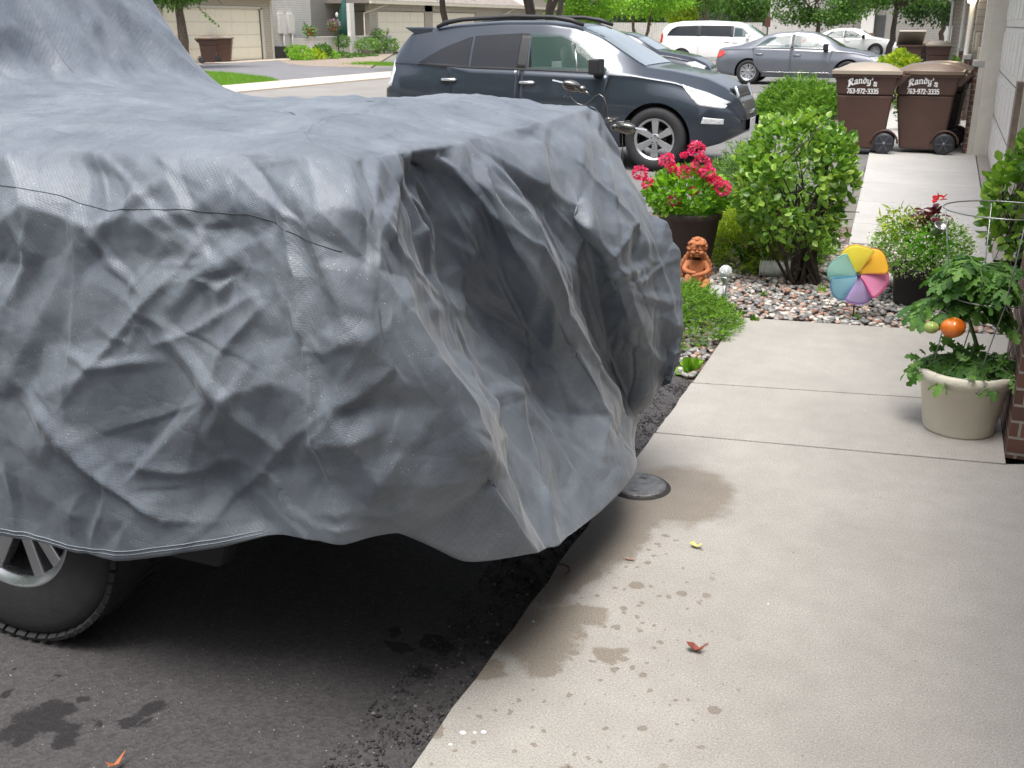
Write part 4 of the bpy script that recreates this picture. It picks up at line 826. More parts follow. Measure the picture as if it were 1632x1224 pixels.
# ================================================================== vehicles
def mat_paint(name, col, rough=.28, metal=.45, coat=.8, drops=False):
    k = N(name); v = k.coord(); nz = k.noise(v, 900, 1); fl = k.noise(v, 1.5, 4)
    c = k.mix(k.math('MULTIPLY', nz, .25), col, tuple(min(1, x * 1.6) for x in col[:3]) + (1,))
    k.P(Base_Color=c, Metallic=metal, Roughness=k.math('ADD', rough, k.math('MULTIPLY', fl, .1)), Coat_Weight=coat, Coat_Roughness=.05)
    if drops:
        d = k.n('TexVoronoi', {'Vector': v, 'Scale': 38}); h = k.math('LESS_THAN', d.outputs['Distance'], .3)
        k.P(Normal=k.bump(k.math('SUBTRACT', 1, k.n('MapRange', {'Value': d.outputs['Distance'], 'From Min': 0, 'From Max': .35}).outputs[0]), .25, .003))
    return k.m
def mat_glass(name, col, alpha, rough=.03):
    k = N(name); v = k.coord(); k.P(Base_Color=col, Roughness=k.math('ADD', rough, k.math('MULTIPLY', k.noise(v, 3, 3), .03)), Alpha=alpha, Specular_IOR_Level=.5); return k.m
MT['p_suv'] = mat_paint('paint_slate_blue', (.034, .044, .060, 1), .26, .45, .6, drops=True); MT['p_grey'] = mat_paint('paint_grey', (.15, .16, .185, 1)); MT['p_white'] = mat_paint('paint_white', (.72, .72, .72, 1), .3, 0)
MT['p_navy'] = mat_paint('paint_navy', (.018, .022, .035, 1)); MT['glass_dark'] = mat_glass('privacy_glass', (.012, .014, .018, 1), 1); MT['glass_green'] = mat_glass('green_glass', (.05, .11, .09, 1), .42); MT['glass_clear'] = mat_glass('clear_glass', (.10, .16, .17, 1), .45)
MT['glass_screen'] = mat_glass('windscreen_glass', (.16, .20, .21, 1), 1, .05); MT['glass_screen'].node_tree.nodes['Principled BSDF'].inputs['Coat_Weight'.replace('_', ' ')].default_value = 1; MT['glass_screen'].node_tree.nodes['Principled BSDF'].inputs['Specular IOR Level'].default_value = 1  # screens are opaque; the pale grey base stands in for white sky glare
MT['tyre'] = plain('tyre_rubber', (.022, .022, .025), .75, var=.2, scale=20, bump=.2, bscale=80); MT['alloy'] = plain('alloy', (.55, .56, .58), .28, .85, var=.08, bump=.03)
MT['chrome'] = plain('chrome', (.75, .75, .76), .12, 1, var=.03, bump=0); MT['plast'] = plain('black_plastic', (.018, .018, .02), .5); MT['cabin'] = plain('cabin_grey', (.06, .065, .06), .8); MT['seat'] = plain('pale_seat', (.34, .40, .36), .6)
MT['red_lamp'] = plain('red_lamp', (.55, .03, .02), .15, coat=1, bump=0); MT['clear_lamp'] = plain('clear_lamp', (.70, .72, .74), .12, .3, coat=1, var=.3, scale=25, bump=.3, bscale=30); MT['amber'] = plain('amber_lamp', (.7, .28, .06), .2)
def wheel(parent, loc, r, w, rr, spokes, side=-1, double=False, name='wheel'):
    """side -1 faces -y; local to parent"""
    M_ = Matrix.Translation(loc) @ Matrix.Rotation(-side * math.pi / 2, 4, 'X')
    # local z of the lathe points outwards
    h = w / 2; m = MB(); m.lathe([(.01, -h * .4), (rr * .55, -h * .4), (rr * .55, h * .2), (.01, h * .25)], 24, M=M_); o = m.build(name, MT['plast'], parent)
    m = MB(); m.lathe([(rr, -h * .9), (rr + .03, -h), (r * .86, -h * 1.02), (r * .96, -h * .86), (r, -h * .55), (r * 1.004, 0), (r, h * .55), (r * .975, h * .78), (r * .93, h * .94), (r * .86, h * 1.02), (rr + (r - rr) * .35, h * 1.04), (rr + .012, h * .96), (rr - .004, h * .86), (rr - .01, -h * .8)], 72, M=M_, cap=False)
    n = 60 if r > .37 else 0
    for q in range(n):
        a = 2 * math.pi * q / n; mm = M_ @ Matrix.Rotation(a, 4, 'Z')
        m.box((r * .968, 0, h * .80), (.014, .030, .045), M=mm, ry=.45); m.box((r * 1.0, .006, h * .2), (.008, .031, .05), M=mm, rz=.2); m.box((r * 1.0, 0, -h * .4), (.008, .031, .06), M=mm, rz=-.2)
    m.build('tyre', MT['tyre'], o)
    m = MB(); m.lathe([(rr - .012, -h * .8), (rr - .02, h * .4), (rr - .026, h * .72), (rr - .002, h * .90), (rr + .008, h * .88), (rr + .002, h * .8)], 56, M=M_, cap=False)
    m.lathe([(.0, h * .62), (.045, h * .62), (.066, h * .54), (.07, h * .2)], 24, M=M_, cap=False)
    for q in range(spokes):
        for d in ((-.13, .13) if double else (0,)):
            a = 2 * math.pi * q / spokes + math.pi / 2; mm = M_ @ Matrix.Rotation(a + d * .55, 4, 'Z'); wd = .032 if double else .082
            b0, b1 = (.05, rr - .012); w0, w1 = (wd * .62, wd * (.7 if double else .5)) if double else (wd * .36, wd * .56)
            sk = d * .12
            vs = [(b0, -w0 + sk, h * .56), (b0, w0 + sk, h * .56), (b1, w1 + sk * 2, h * .78), (b1, -w1 + sk * 2, h * .78), (b0, -w0 + sk, h * .2), (b0, w0 + sk, h * .2), (b1, w1 + sk * 2, h * .5), (b1, -w1 + sk * 2, h * .5)]
            m.add(vs, [(0, 1, 2, 3), (7, 6, 5, 4), (0, 4, 5, 1), (1, 5, 6, 2), (2, 6, 7, 3), (3, 7, 4, 0)], False, mm)
    rim = m.build('rim', MT['alloy'], o, bevel=.006)
    m = MB()
    for q in range(5): a = 2 * math.pi * q / 5 + .3; m.lathe([(.009, h * .5), (.009, h * .64), (.001, h * .645)], 8, (.035 * math.cos(a) * 1.25, .035 * math.sin(a) * 1.25, 0), M=M_)
    m.build('lug_nut', MT['plast'], rim)
    return o
def sm(xs, pts, s=.06):
    p = np.array(pts, float); f = np.linspace(p[0, 0], p[-1, 0], 600); y = np.interp(f, p[:, 0], p[:, 1])
    kn = max(1, int(s / (f[1] - f[0]))); ker = np.hanning(2 * kn + 1); ker /= ker.sum(); yp = np.pad(y, kn, mode='reflect', reflect_type='odd'); return np.interp(xs, f, np.convolve(yp, ker, 'valid'))
def car(name, loc, label, cat, paint, c, group=None):
    t = empty(name, loc, 0, label, cat, group); x0, x1 = c['top'][0][0], c['top'][-1][0]
    xs = x0 + (x1 - x0) * (.5 - .5 * np.cos(np.linspace(0, math.pi, 76))) * .35 + (x1 - x0) * np.linspace(0, 1, 76) * .65
    top, belt, bot, hw, rw, bw = (sm(xs, c[q], s) for q, s in (('top', c.get('soft', .05)), ('belt', .08), ('bot', .08), ('hw', .10), ('rw', .1), ('bw', .1)))
    belt = np.minimum(belt, top - .012); rings = []
    for i in range(len(xs)):
        zb, zt, be, w, r_, b_ = bot[i], top[i], belt[i], hw[i], rw[i], bw[i]; gh = zt - be; zs = zb + (be - zb)
        up = min(1, max(0, gh / .35)); re = be + gh * (.80 + .02 * up); r2 = b_ * (1 - up) * .86 + r_ * up
        P_ = [(0, zb), (w * .8, zb), (w * .95, zb + .03), (w * .985, zb + .14), (w, zb + (be - zb) * .42), (w * .995, zb + (be - zb) * .62), (w * .965, zb + (be - zb) * .80), (b_ * 1.005, be - .03), (b_, be), (b_ * .5 + r2 * .5 + .012 * up, be * .5 + re * .5), (r2, re), (r2 * .93, be + gh * .93), (r2 * .72, be + gh * .985), (0, zt)]
        C_ = catmull(np.array(P_)[:, :], [3] * 13, 0); rings.append(C_)
    Rg = np.array(rings); full = np.concatenate([Rg, np.stack([-Rg[:, -2:0:-1, 0], Rg[:, -2:0:-1, 1]], -1)], 1); m_ = full.shape[1]
    V_ = np.concatenate([np.repeat(xs[:, None, None], m_, 1), full[:, :, 0:1], full[:, :, 1:2]], 2).reshape(-1, 3)
    F_ = [tuple(q) for q in grid_faces(len(xs), m_, True)] + [tuple(range(m_)), tuple(reversed(range((len(xs) - 1) * m_, len(xs) * m_)))]
    me = bpy.data.meshes.new('body'); me.from_pydata([tuple(v) for v in V_], [], F_); bm = bmesh.new(); bm.from_mesh(me); bmesh.ops.recalc_face_normals(bm, faces=bm.faces); bm.to_mesh(me); bm.free()
    body = link_mesh('body', me, paint, t, True)
    def Y(x, z, o=.004):
        q = np.clip(np.interp(x, xs, np.arange(len(xs))), 0, len(xs) - 1.001); i = int(q); f = q - i
        def yy(C): s = slice(6, 37); return np.interp(z, np.maximum.accumulate(C[s, 1]), C[s, 0])
        return yy(Rg[i]) * (1 - f) + yy(Rg[i + 1]) * f + o
    def patch(nm, poly, mat, parent, off=.004, sides=(-1, 1), nx=14, nz=8, thick=0):
        """a skin following the flank; poly = closed outline in (x, z), split into a lower and an upper chain"""
        px_ = [p[0] for p in poly]; a, b = min(px_), max(px_); cols = np.linspace(a + 1e-3, b - 1e-3, nx); outs = []
        for sd in sides:
            vs = []
            for x in cols:
                zz = []
                for (ax, az), (bx, bz) in zip(poly, poly[1:] + poly[:1]):
                    if (ax <= x < bx) or (bx <= x < ax): zz.append(az + (bz - az) * (x - ax) / (bx - ax))
                lo_, hi_ = min(zz), max(zz)
                for j in range(nz): z = lo_ + (hi_ - lo_) * j / (nz - 1); vs.append((x, sd * Y(x, z, off), z))
            m2 = bpy.data.meshes.new(nm); m2.from_pydata(vs, [], [tuple(q) for q in grid_faces(nx, nz)]); bm = bmesh.new(); bm.from_mesh(m2)
            bmesh.ops.recalc_face_normals(bm, faces=bm.faces)
            if (sum((f.normal.y for f in bm.faces)) * sd) < 0: bmesh.ops.reverse_faces(bm, faces=bm.faces)
            if thick: bmesh.ops.solidify(bm, geom=bm.faces[:], thickness=thick)
            bm.to_mesh(m2); bm.free(); outs.append(link_mesh(nm, m2, mat, parent, True))
        return outs
    cut = []
    def cutter(build, mat):
        m = MB(); build(m); o = m.build('cut', mat); o.parent = t; cut.append(o)
    for wx in c['wheels']:
        for sd in (-1, 1): cutter(lambda m: m.lathe([(c['wr'] + .055, -.16), (c['wr'] + .055, .5)], 40, M=Matrix.Translation((wx, sd * (c['w'] - .14), c['wr'] - .005)) @ Matrix.Rotation(-sd * math.pi / 2, 4, 'X'), smooth=True), MT['plast'])
    for poly in c.get('see', []):
        cx = sum(p[0] for p in poly) / len(poly); cz = sum(p[1] for p in poly) / len(poly); pl_ = [(cx + (x - cx) * .96, cz + (z - cz) * .93) for x, z in poly]
        cutter(lambda m: m.prism([(x, -z) for x, z in pl_], -1.2, 1.2, Matrix.Rotation(-math.pi / 2, 4, 'X')), MT['cabin'])
    bpy.context.view_layer.update()
    for o in cut:
        md = body.modifiers.new('b', 'BOOLEAN'); md.operation = 'DIFFERENCE'; md.object = o; md.solver = 'EXACT'
        try: md.material_mode = 'TRANSFER'
        except Exception: pass
    dg = bpy.context.evaluated_depsgraph_get(); me2 = bpy.data.meshes.new_from_object(body.evaluated_get(dg)); body.modifiers.clear(); body.data = me2
    for o in cut: bpy.data.objects.remove(o)
    try:
        me2.set_sharp_from_angle(angle=R(38))
    except Exception: pass
    for q, (poly, mt) in enumerate(c['win']):
        for o in patch('window', poly, MT[mt], t, .006): pass
    for d in c.get('doors', []):
        for sd in (-1, 1):
            o = patch('door', d['poly'], paint, t, .007, (sd,), 16, 12, .005)[0]
            hx, hz = d['handle']; m = MB(); y = sd * (Y(hx, hz) + .022); m.tube([(hx - .11, y - sd * .018, hz), (hx - .085, y, hz + .004), (hx + .07, y, hz + .004), (hx + .10, y - sd * .018, hz)], [.015, .020, .020, .015], 8); m.build('door_handle', c.get('handle_mat', paint), o)
    for nm, poly, mt in c.get('patch', []): patch(nm, poly, MT[mt], t, .009, thick=.004)
    for i, wx in enumerate(c['wheels']):
        for sd in (-1, 1): wheel(t, (wx, sd * (c['w'] - .125), c['wr']), c['wr'], .225, c['rim'], c['spokes'], sd, c.get('double', False))
    mx, mz = c['mirror']
    for sd in (-1, 1):
        y = sd * (Y(mx, mz) + .13); m = MB(); m.box((mx, y - sd * .02, mz + .05), (.13, .23, .17)); m.box((mx + .01, y - sd * .12, mz - .04), (.08, .12, .04)); m.build('mirror', c.get('mirror_mat', paint), t, bevel=.045, seg=3)
    # windscreen and rear glass: skins on the centre line following the roof profile
    for nm, (a, b), mt, wf in c['screens']:
        cols = np.linspace(a, b, 10); vs = []
        for x in cols:
            q = min(len(xs) - 2, int(np.interp(x, xs, np.arange(len(xs))))); f = np.interp(x, xs, np.arange(len(xs))) - q; C = Rg[q] * (1 - f) + Rg[q + 1] * f; s = slice(30, 40)
            ye = .97 * C[30, 0] * wf
            for y in np.linspace(-ye, ye, 11): z = np.interp(abs(y), C[s, 0][::-1], C[s, 1][::-1]); vs.append((x, y, z + .006))
        m2 = bpy.data.meshes.new(nm); m2.from_pydata(vs, [], [tuple(q) for q in grid_faces(10, 11)]); link_mesh(nm, m2, MT[mt], t, True)
    if 'extra' in c: c['extra'](t, Y, body)
    return t
def suv_extra(t, Y, body):
    for sd in (-1, 1):
        m = MB(); y = sd * .60; m.tube([(-1.55, y, 1.60), (-1.42, y, 1.655), (-1.2, y, 1.69), (-.5, y, 1.725), (.0, y, 1.715), (.22, y, 1.68), (.38, y, 1.625)], [.022, .03, .026, .024, .026, .03, .02], 8); m.build('roof_rail', MT['plast'], t)
    m = MB(); m.v = []; taper(m, (-1.86, -1.60, -.60, .60), (-2.02, -1.62, -.60, .60), 1.51, 1.60); m.build('spoiler', MT['p_suv'], t, bevel=.02)
    m = MB(); taper(m, (2.12, 2.315, -.34, .34), (2.02, 2.19, -.42, .42), .66, .93); g = m.build('grille', MT['plast'], t, bevel=.03)
    m = MB()
    for q in range(6): z = .70 + q * .038; m.box((2.313 - (z - .66) * .48, 0, z), (.02, .60, .005))
    m.build('grille_bar', MT['chrome'], g)
    m = MB(); m.tube([(2.19, -.44, .95), (2.30, -.37, .655), (2.33, 0, .65), (2.30, .37, .655), (2.19, .44, .95)], .018, 8); m.build('grille_surround', MT['chrome'], g)
    m = MB(); m.box((2.345, .0, .50), (.012, .32, .16)); m.build('number_plate', plain('plate', (.6, .62, .65), .4), t, bevel=.004)
    for y in (-.38, .38):
        m = MB(); m.ball((.08, y, 1.30), (.06, .13, .11), 14, 10); m.box((.04, y, 1.0), (.13, .42, .42)); s_ = m.build('seat', MT['seat'], t, bevel=.04)
    m = MB(); m.tube([(.40, Y(.4, 1.12) * -1, 1.11), (.30, -Y(.32, 1.42), 1.42)], .012, 6); m.build('quarter_bar', MT['chrome'], t)
suv = dict(top=[(-2.31, .60), (-2.30, .95), (-2.24, 1.17), (-2.05, 1.42), (-1.92, 1.56), (-1.70, 1.60), (-1.3, 1.65), (-.7, 1.685), (-.1, 1.685), (.30, 1.64), (.60, 1.52), (1.18, 1.17), (1.493, 1.13), (1.880, 1.05), (2.095, .95), (2.250, .82), (2.319, .70), (2.344, .58)],
  belt=[(-2.31, .50), (-2.26, .95), (-2.1, 1.18), (-1.6, 1.17), (-.3, 1.12), (.7, 1.09), (1.1, 1.07), (1.579, 1.0), (2.009, .86), (2.224, .72), (2.344, .5)],
  bot=[(-2.31, .50), (-2.2, .40), (-1.9, .28), (0, .24), (1.837, .25), (2.095, .32), (2.344, .44)],
  hw=[(-2.31, .55), (-2.24, .76), (-2.0, .87), (-1.5, .915), (0, .92), (1.493, .915), (1.923, .88), (2.138, .78), (2.267, .66), (2.344, .48)],
  rw=[(-2.31, .5), (-1.9, .60), (-1, .63), (0, .64), (.6, .60), (1.2, .62), (2.344, .4)], bw=[(-2.31, .52), (-2.1, .74), (-1.5, .84), (0, .865), (1.2, .85), (1.837, .80), (2.181, .66), (2.344, .42)],
  wheels=(-1.36, 1.37), wr=.365, rim=.238, spokes=6, w=.92, mirror=(.66, 1.12), mirror_mat=MT['plast'], handle_mat=MT['chrome'],
  see=[[(-.24, 1.13), (-.26, 1.50), (.12, 1.51), (.35, 1.42), (.74, 1.12)]],
  win=[([(-1.72, 1.185), (-1.40, 1.36), (-1.05, 1.49), (-1.02, 1.49), (-1.02, 1.155)], 'glass_dark'), ([(-.99, 1.155), (-.99, 1.50), (-.38, 1.535), (-.38, 1.135)], 'glass_dark'), ([(-.24, 1.125), (-.26, 1.53), (.12, 1.525), (.36, 1.435), (.80, 1.105)], 'glass_green')],
  doors=[dict(poly=[(-1.22, .80), (-.98, .36), (-.345, .34), (-.345, 1.12), (-1.30, 1.145)], handle=(-1.27 + .0, .985)), dict(poly=[(-.335, .34), (.74, .34), (.80, 1.075), (-.335, 1.115)], handle=(-.22, .97))],
  patch=[('headlight', [(1.631, .99), (1.940, .90), (2.181, .79), (2.164, .72), (1.854, .76), (1.751, .86)], 'clear_lamp'), ('tail_light', [(-2.245, .84), (-2.20, 1.20), (-2.12, 1.22), (-2.06, 1.08), (-2.10, .90)], 'clear_lamp'), ('fog_light', [(1.906, .56), (1.914, .63), (2.147, .61), (2.147, .55)], 'clear_lamp'),
         ('window_trim', [(-1.75, 1.165), (-1.72, 1.19), (-1.0, 1.152), (.70, 1.115), (.74, 1.098), (-1.0, 1.13)], 'plast'), ('pillar_trim', [(-.375, 1.13), (-.375, 1.535), (-.27, 1.53), (-.25, 1.125)], 'plast'), ('door_gap', [(-.346, .36), (-.346, 1.125), (-.334, 1.12), (-.334, .36)], 'plast'), ('door_gap', [(.742, .36), (.80, 1.08), (.812, 1.08), (.754, .36)], 'plast'), ('door_gap', [(-1.31, 1.13), (-1.24, .80), (-1.225, .80), (-1.295, 1.13)], 'plast')],
  screens=[('windscreen', (.38, 1.17), 'glass_screen', .97), ('rear_window', (-2.22, -1.98), 'glass_dark', .8)], extra=suv_extra)
suv['doors'][0]['handle'] = (-1.26, .985)
car('parked_suv', (-4.46, 12.97, -.02), 'dark slate blue suv with roof rails parked nose to the garages behind the covered vehicle', 'car', MT['p_suv'], suv)
sed = dict(soft=.09, top=[(-2.38, .55), (-2.36, .86), (-2.25, .98), (-1.75, 1.05), (-1.45, 1.14), (-1.0, 1.33), (-.7, 1.41), (-.1, 1.45), (.35, 1.42), (.62, 1.33), (1.18, 1.02), (1.5, .97), (2.0, .88), (2.3, .74), (2.44, .60), (2.47, .5)],
  belt=[(-2.38, .45), (-2.33, .86), (-2.1, .95), (-1.2, .99), (0, .97), (.9, .94), (1.5, .89), (2.0, .79), (2.3, .65), (2.47, .45)],
  bot=[(-2.38, .38), (-2.2, .28), (-1.7, .2), (1.8, .2), (2.2, .22), (2.47, .32)],
  hw=[(-2.38, .6), (-2.3, .78), (-2, .86), (-1.4, .90), (0, .91), (1.5, .90), (2.1, .83), (2.35, .68), (2.47, .48)],
  rw=[(-2.38, .5), (-1.4, .60), (-.5, .60), (.3, .60), (.9, .6), (2.47, .4)], bw=[(-2.38, .55), (-2.1, .76), (-1.2, .84), (0, .85), (1.2, .84), (2.0, .76), (2.47, .4)],
  wheels=(-1.37, 1.37), wr=.335, rim=.225, spokes=8, double=True, w=.90, mirror=(.74, .98), mirror_mat=MT['plast'],
  see=[[(-1.20, 1.03), (-.86, 1.28), (-.25, 1.34), (-.25, 1.02)], [(-.16, 1.02), (-.16, 1.34), (.22, 1.31), (.75, .99)]],
  win=[([(-1.26, 1.01), (-.90, 1.27), (-.22, 1.35), (-.22, 1.0)], 'glass_clear'), ([(-.16, 1.0), (-.16, 1.35), (.24, 1.32), (.82, .98)], 'glass_clear')],
  doors=[dict(poly=[(-1.22, .55), (-1.0, .30), (-.195, .28), (-.195, .985), (-1.30, 1.0)], handle=(-1.08, .82)), dict(poly=[(-.185, .28), (.88, .28), (.92, .93), (-.185, .98)], handle=(-.03, .80))],
  patch=[('headlight', [(1.95, .76), (2.10, .78), (2.34, .66), (2.32, .60), (2.05, .66)], 'clear_lamp'), ('tail_light', [(-2.33, .72), (-2.30, .88), (-2.14, .93), (-2.05, .84), (-2.2, .72)], 'red_lamp'), ('window_trim', [(-1.28, .985), (-1.26, 1.01), (.82, .98), (.86, .955)], 'plast'), ('pillar_trim', [(-.225, 1.0), (-.225, 1.36), (-.15, 1.36), (-.15, 1.0)], 'plast'),
         ('sill_strip', [(-.95, .335), (-.95, .355), (.95, .345), (.95, .325)], 'chrome')],
  screens=[('windscreen', (.66, 1.16), 'glass_screen', .97), ('rear_window', (-1.44, -.92), 'glass_clear', .9)])
car('grey_sedan', (-3.98, 32.2, -.02), 'metallic grey four door sedan parked past the low juniper hedge', 'car', MT['p_grey'], sed)
s2 = dict(sed); s2['handle_mat'] = MT['chrome']
car('white_sedan', (-4.95, 58.9, -.02), 'white sedan seen over the bonnet of the grey sedan', 'car', MT['p_white'], s2)
s3 = dict(sed); s3['spokes'] = 5; car('navy_sedan', (-7.72, 26.2, .0), 'dark navy car whose front shows beyond the suv windscreen', 'car', MT['p_navy'], s3)
van = dict(soft=.08, top=[(-2.52, .55), (-2.50, 1.1), (-2.38, 1.45), (-2.15, 1.66), (-1.6, 1.75), (-.5, 1.77), (.6, 1.72), (.95, 1.62), (1.75, 1.12), (2.1, 1.02), (2.4, .86), (2.52, .68), (2.55, .55)],
  belt=[(-2.52, .5), (-2.46, 1.1), (-2.2, 1.16), (0, 1.12), (1.3, 1.06), (2.0, .92), (2.4, .74), (2.55, .5)], bot=[(-2.52, .35), (-2.2, .25), (2.2, .22), (2.55, .32)],
  hw=[(-2.52, .7), (-2.4, .9), (-2, .97), (0, .99), (1.6, .98), (2.2, .88), (2.45, .7), (2.55, .5)], rw=[(-2.52, .6), (-1.8, .74), (.5, .74), (1.2, .68), (2.55, .4)], bw=[(-2.52, .66), (-2.2, .88), (0, .93), (1.4, .91), (2.2, .78), (2.55, .42)],
  wheels=(-1.5, 1.5), wr=.34, rim=.21, spokes=5, w=.98, mirror=(1.1, 1.12), see=[[(.55, 1.16), (.55, 1.5), (.85, 1.48), (1.3, 1.14)]],
  win=[([(-2.15, 1.19), (-2.02, 1.42), (-1.75, 1.55), (-.93, 1.58), (-.93, 1.18)], 'glass_dark'), ([(-.78, 1.18), (-.78, 1.58), (.42, 1.57), (.42, 1.16)], 'glass_dark'), ([(.52, 1.15), (.52, 1.56), (.88, 1.5), (1.35, 1.12)], 'glass_clear')],
  doors=[dict(poly=[(-.86, .34), (.46, .34), (.46, 1.14), (-.86, 1.15)], handle=(.3, .98)), dict(poly=[(.47, .34), (1.0, .34), (1.3, 1.0), (1.38, 1.07), (.47, 1.12)], handle=(.62, .95))],
  patch=[('tail_light', [(-2.46, .9), (-2.44, 1.3), (-2.33, 1.32), (-2.3, .95)], 'red_lamp'), ('headlight', [(2.0, .78), (2.1, .86), (2.42, .72), (2.38, .64)], 'clear_lamp'), ('pillar_trim', [(-.93, 1.18), (-.93, 1.58), (-.78, 1.58), (-.78, 1.18)], 'plast'), ('pillar_trim', [(.42, 1.16), (.42, 1.57), (.52, 1.56), (.52, 1.15)], 'plast')],
  screens=[('windscreen', (1.0, 1.7), 'glass_screen', .97), ('rear_window', (-2.44, -2.2), 'glass_dark', .85)])
car('white_minivan', (-8.55, 43.98, -.02), 'white minivan with dark windows behind the grey sedan', 'van', MT['p_white'], van)

# ---- the vehicle under the cover: what shows is one front wheel and the air dam
t = empty('covered_truck', (-3.3, 2.65, 0), label='large vehicle hidden beneath the grey cover with only its front wheel showing', cat='truck')
for x in (1.09, -2.2): 
    for sd in (-1, 1):
        wheel(t, (x, sd * .725, .385), .385, .25, .225, 5, sd, True)
m = MB(); taper(m, (-1.7, 1.85, -.62, .62), (-1.7, 1.9, -.66, .66), .42, 1.22); taper(m, (-1.7, .6, -.66, .66), (-1.6, .38, -.5, .5), 1.22, 1.82); m.box((-.2, 0, .40), (3.2, 1.1, .14)); m.build('body', MT['plast'], t, bevel=.05)
m = MB(); taper(m, (1.90, 2.20, -.66, .66), (1.90, 2.25, -.72, .72), .58, .80); m.build('bumper', MT['chrome'], t, bevel=.04)
m = MB(); taper(m, (1.46, 1.80, -.84, -.78), (1.40, 1.84, -.85, -.78), .36, .46); m.build('air_dam', plain('air_dam_plastic', (.010, .011, .013), .5), t, bevel=.018)
# ================================================================== plants
def sph(n, r, seed_shell=.0, rg=None):
    v = rg.normal(0, 1, (n, 3)); v /= np.linalg.norm(v, axis=1, keepdims=True); return v * (seed_shell + (1 - seed_shell) * rg.random((n, 1)) ** .45) * r
def clumps(centres, per, spread, rg, squash=.7):
    c = np.repeat(np.asarray(centres), per, 0); o = rg.normal(0, 1, c.shape) * spread; o[:, 2] *= squash; return c + o
def limb(m, a, b, r0, r1, rg, wob=.06, n=6):
    a, b = np.array(a, float), np.array(b, float); L = np.linalg.norm(b - a); ps = []
    for i in range(n): q = i / (n - 1); ps.append(tuple(a + (b - a) * q + rg.normal(0, wob * L * math.sin(math.pi * q), 3) * (1, 1, .3)))
    m.tube(ps, [r0 + (r1 - r0) * i / (n - 1) for i in range(n)], 8); return ps
def tree(name, loc, label, h0, R_, Hc, tr=.16, leaf='leaf_mid', n=9000, ls=.13, seed=1, stems=1, lean=(0, 0), group='trees along the street', droop=0, spread=.5, bark='bark', cat='tree'):
    """h0 height of the crown's underside, R_ crown radius, Hc crown height"""
    rg = np.random.default_rng(seed); t = empty(name, loc, 0, label, cat, group); m = MB(); cz = h0 + Hc * .5; fork = h0 + Hc * .12
    tips = []
    for s in range(stems):
        a = 2 * math.pi * s / max(1, stems) + rg.uniform(0, 1); sp = (spread if stems > 1 else 0)
        tip = (lean[0] + sp * math.cos(a), lean[1] + sp * math.sin(a), fork + rg.uniform(0, .3))
        base = (.10 * math.cos(a) * (stems > 1), .10 * math.sin(a) * (stems > 1), -.05)
        limb(m, base, tip, tr * (1.25 if stems == 1 else 1), tr * .72, rg, .025, 8)
        for b in range(6 if stems == 1 else 4):
            al = rg.uniform(0, 2 * math.pi); q = (tip[0] + math.cos(al) * R_ * .6, tip[1] + math.sin(al) * R_ * .6, fork + Hc * rg.uniform(.2, .75)); limb(m, tip, q, tr * .5, tr * .12, rg, .08)
            for c in range(2): al2 = al + rg.normal(0, .6); limb(m, ((tip[0] + q[0]) / 2, (tip[1] + q[1]) / 2, (tip[2] + q[2]) / 2), (lean[0] + math.cos(al2) * R_ * .85, lean[1] + math.sin(al2) * R_ * .85, fork + Hc * rg.uniform(.0, .8)), tr * .22, tr * .06, rg, .08)
    m.build('trunk', MT[bark], t)
    nc = 110; v = rg.normal(0, 1, (nc, 3)); v /= np.linalg.norm(v, axis=1, keepdims=True); v *= (.45 + .55 * rg.random((nc, 1)) ** .6); v[:, 2] = np.where(v[:, 2] < -.55, v[:, 2] * .8, v[:, 2])
    C = v * (R_, R_, Hc * .5) * rg.uniform(.82, 1.1, (nc, 1)) + (lean[0], lean[1], cz); P = clumps(C, n // nc, R_ * .115, rg, .55)
    D_ = (P - (lean[0], lean[1], cz)) / (R_, R_, Hc * .5) + rg.normal(0, .6, P.shape) + (0, 0, -.35 - droop)
    leafy('crown', P, D_, rg.uniform(.6, 1.25, len(P)) * ls, QUAD, MT[leaf], t, seed, (0, 0, 1), .7)
    return t
def gp(u, v, y): p = at(u, v, y=y); return (p.x, p.y, -.03)
b = at(296, 108, z=0)
t1 = tree('young_tree', (b.x, b.y, -.03), 'small tree with a slightly leaning trunk in front of the cream garage door', 1.95, 1.9, 3.2, .19, 'leaf_mid', 6500, .15, 11, lean=(-.15, .2), cat='tree')
rg = np.random.default_rng(5); m = MB()                                            # a loose hanging spray of leaves
q0 = at(312, 4, y=b.y - .3); q1 = at(347, 42, y=b.y - .3); pts = [Vector(q0).lerp(q1, i / 9) + Vector((0, 0, -.05 * math.sin(i * .6))) - Vector(t1.location) for i in range(10)]
m.tube(pts, .008, 5); tw = m.build('hanging_twig', MT['bark'], t1)
P = np.repeat(np.array([tuple(p) for p in pts]), 4, 0); leafy('leaf', P, rg.normal(0, 1, P.shape) + (0, 0, -.4), rg.uniform(.08, .14, len(P)), QUAD, MT['leaf_mid'], tw, 1)
def by_px(u, y): p = at(u, 60, y=y); return (p.x, y, -.05)
tree('street_tree', by_px(705, 36), 'tall tree with one straight dark trunk above the rear of the suv', 2.35, 2.7, 3.6, .135, 'leaf_mid', 5200, .17, 21, droop=.3, bark='bark_dark')
tree('clump_tree', by_px(868, 40), 'clump of four or five dark trunks fanning out above the suv roof', 3.1, 3.2, 4, .13, 'leaf_mid', 5200, .17, 31, stems=5, spread=1.1, bark='bark_dark')
tree('light_tree', by_px(935, 44), 'light green feathery tree beside the trunk clump', .95, 1.7, 4.4, .09, 'leaf_lite', 9000, .14, 41)
tree('light_tree', by_px(1022, 52), 'light green tree with two thin bare stems above the navy car', 1.25, 2.3, 4.6, .1, 'leaf_lite', 9000, .15, 51, stems=2, spread=.5)
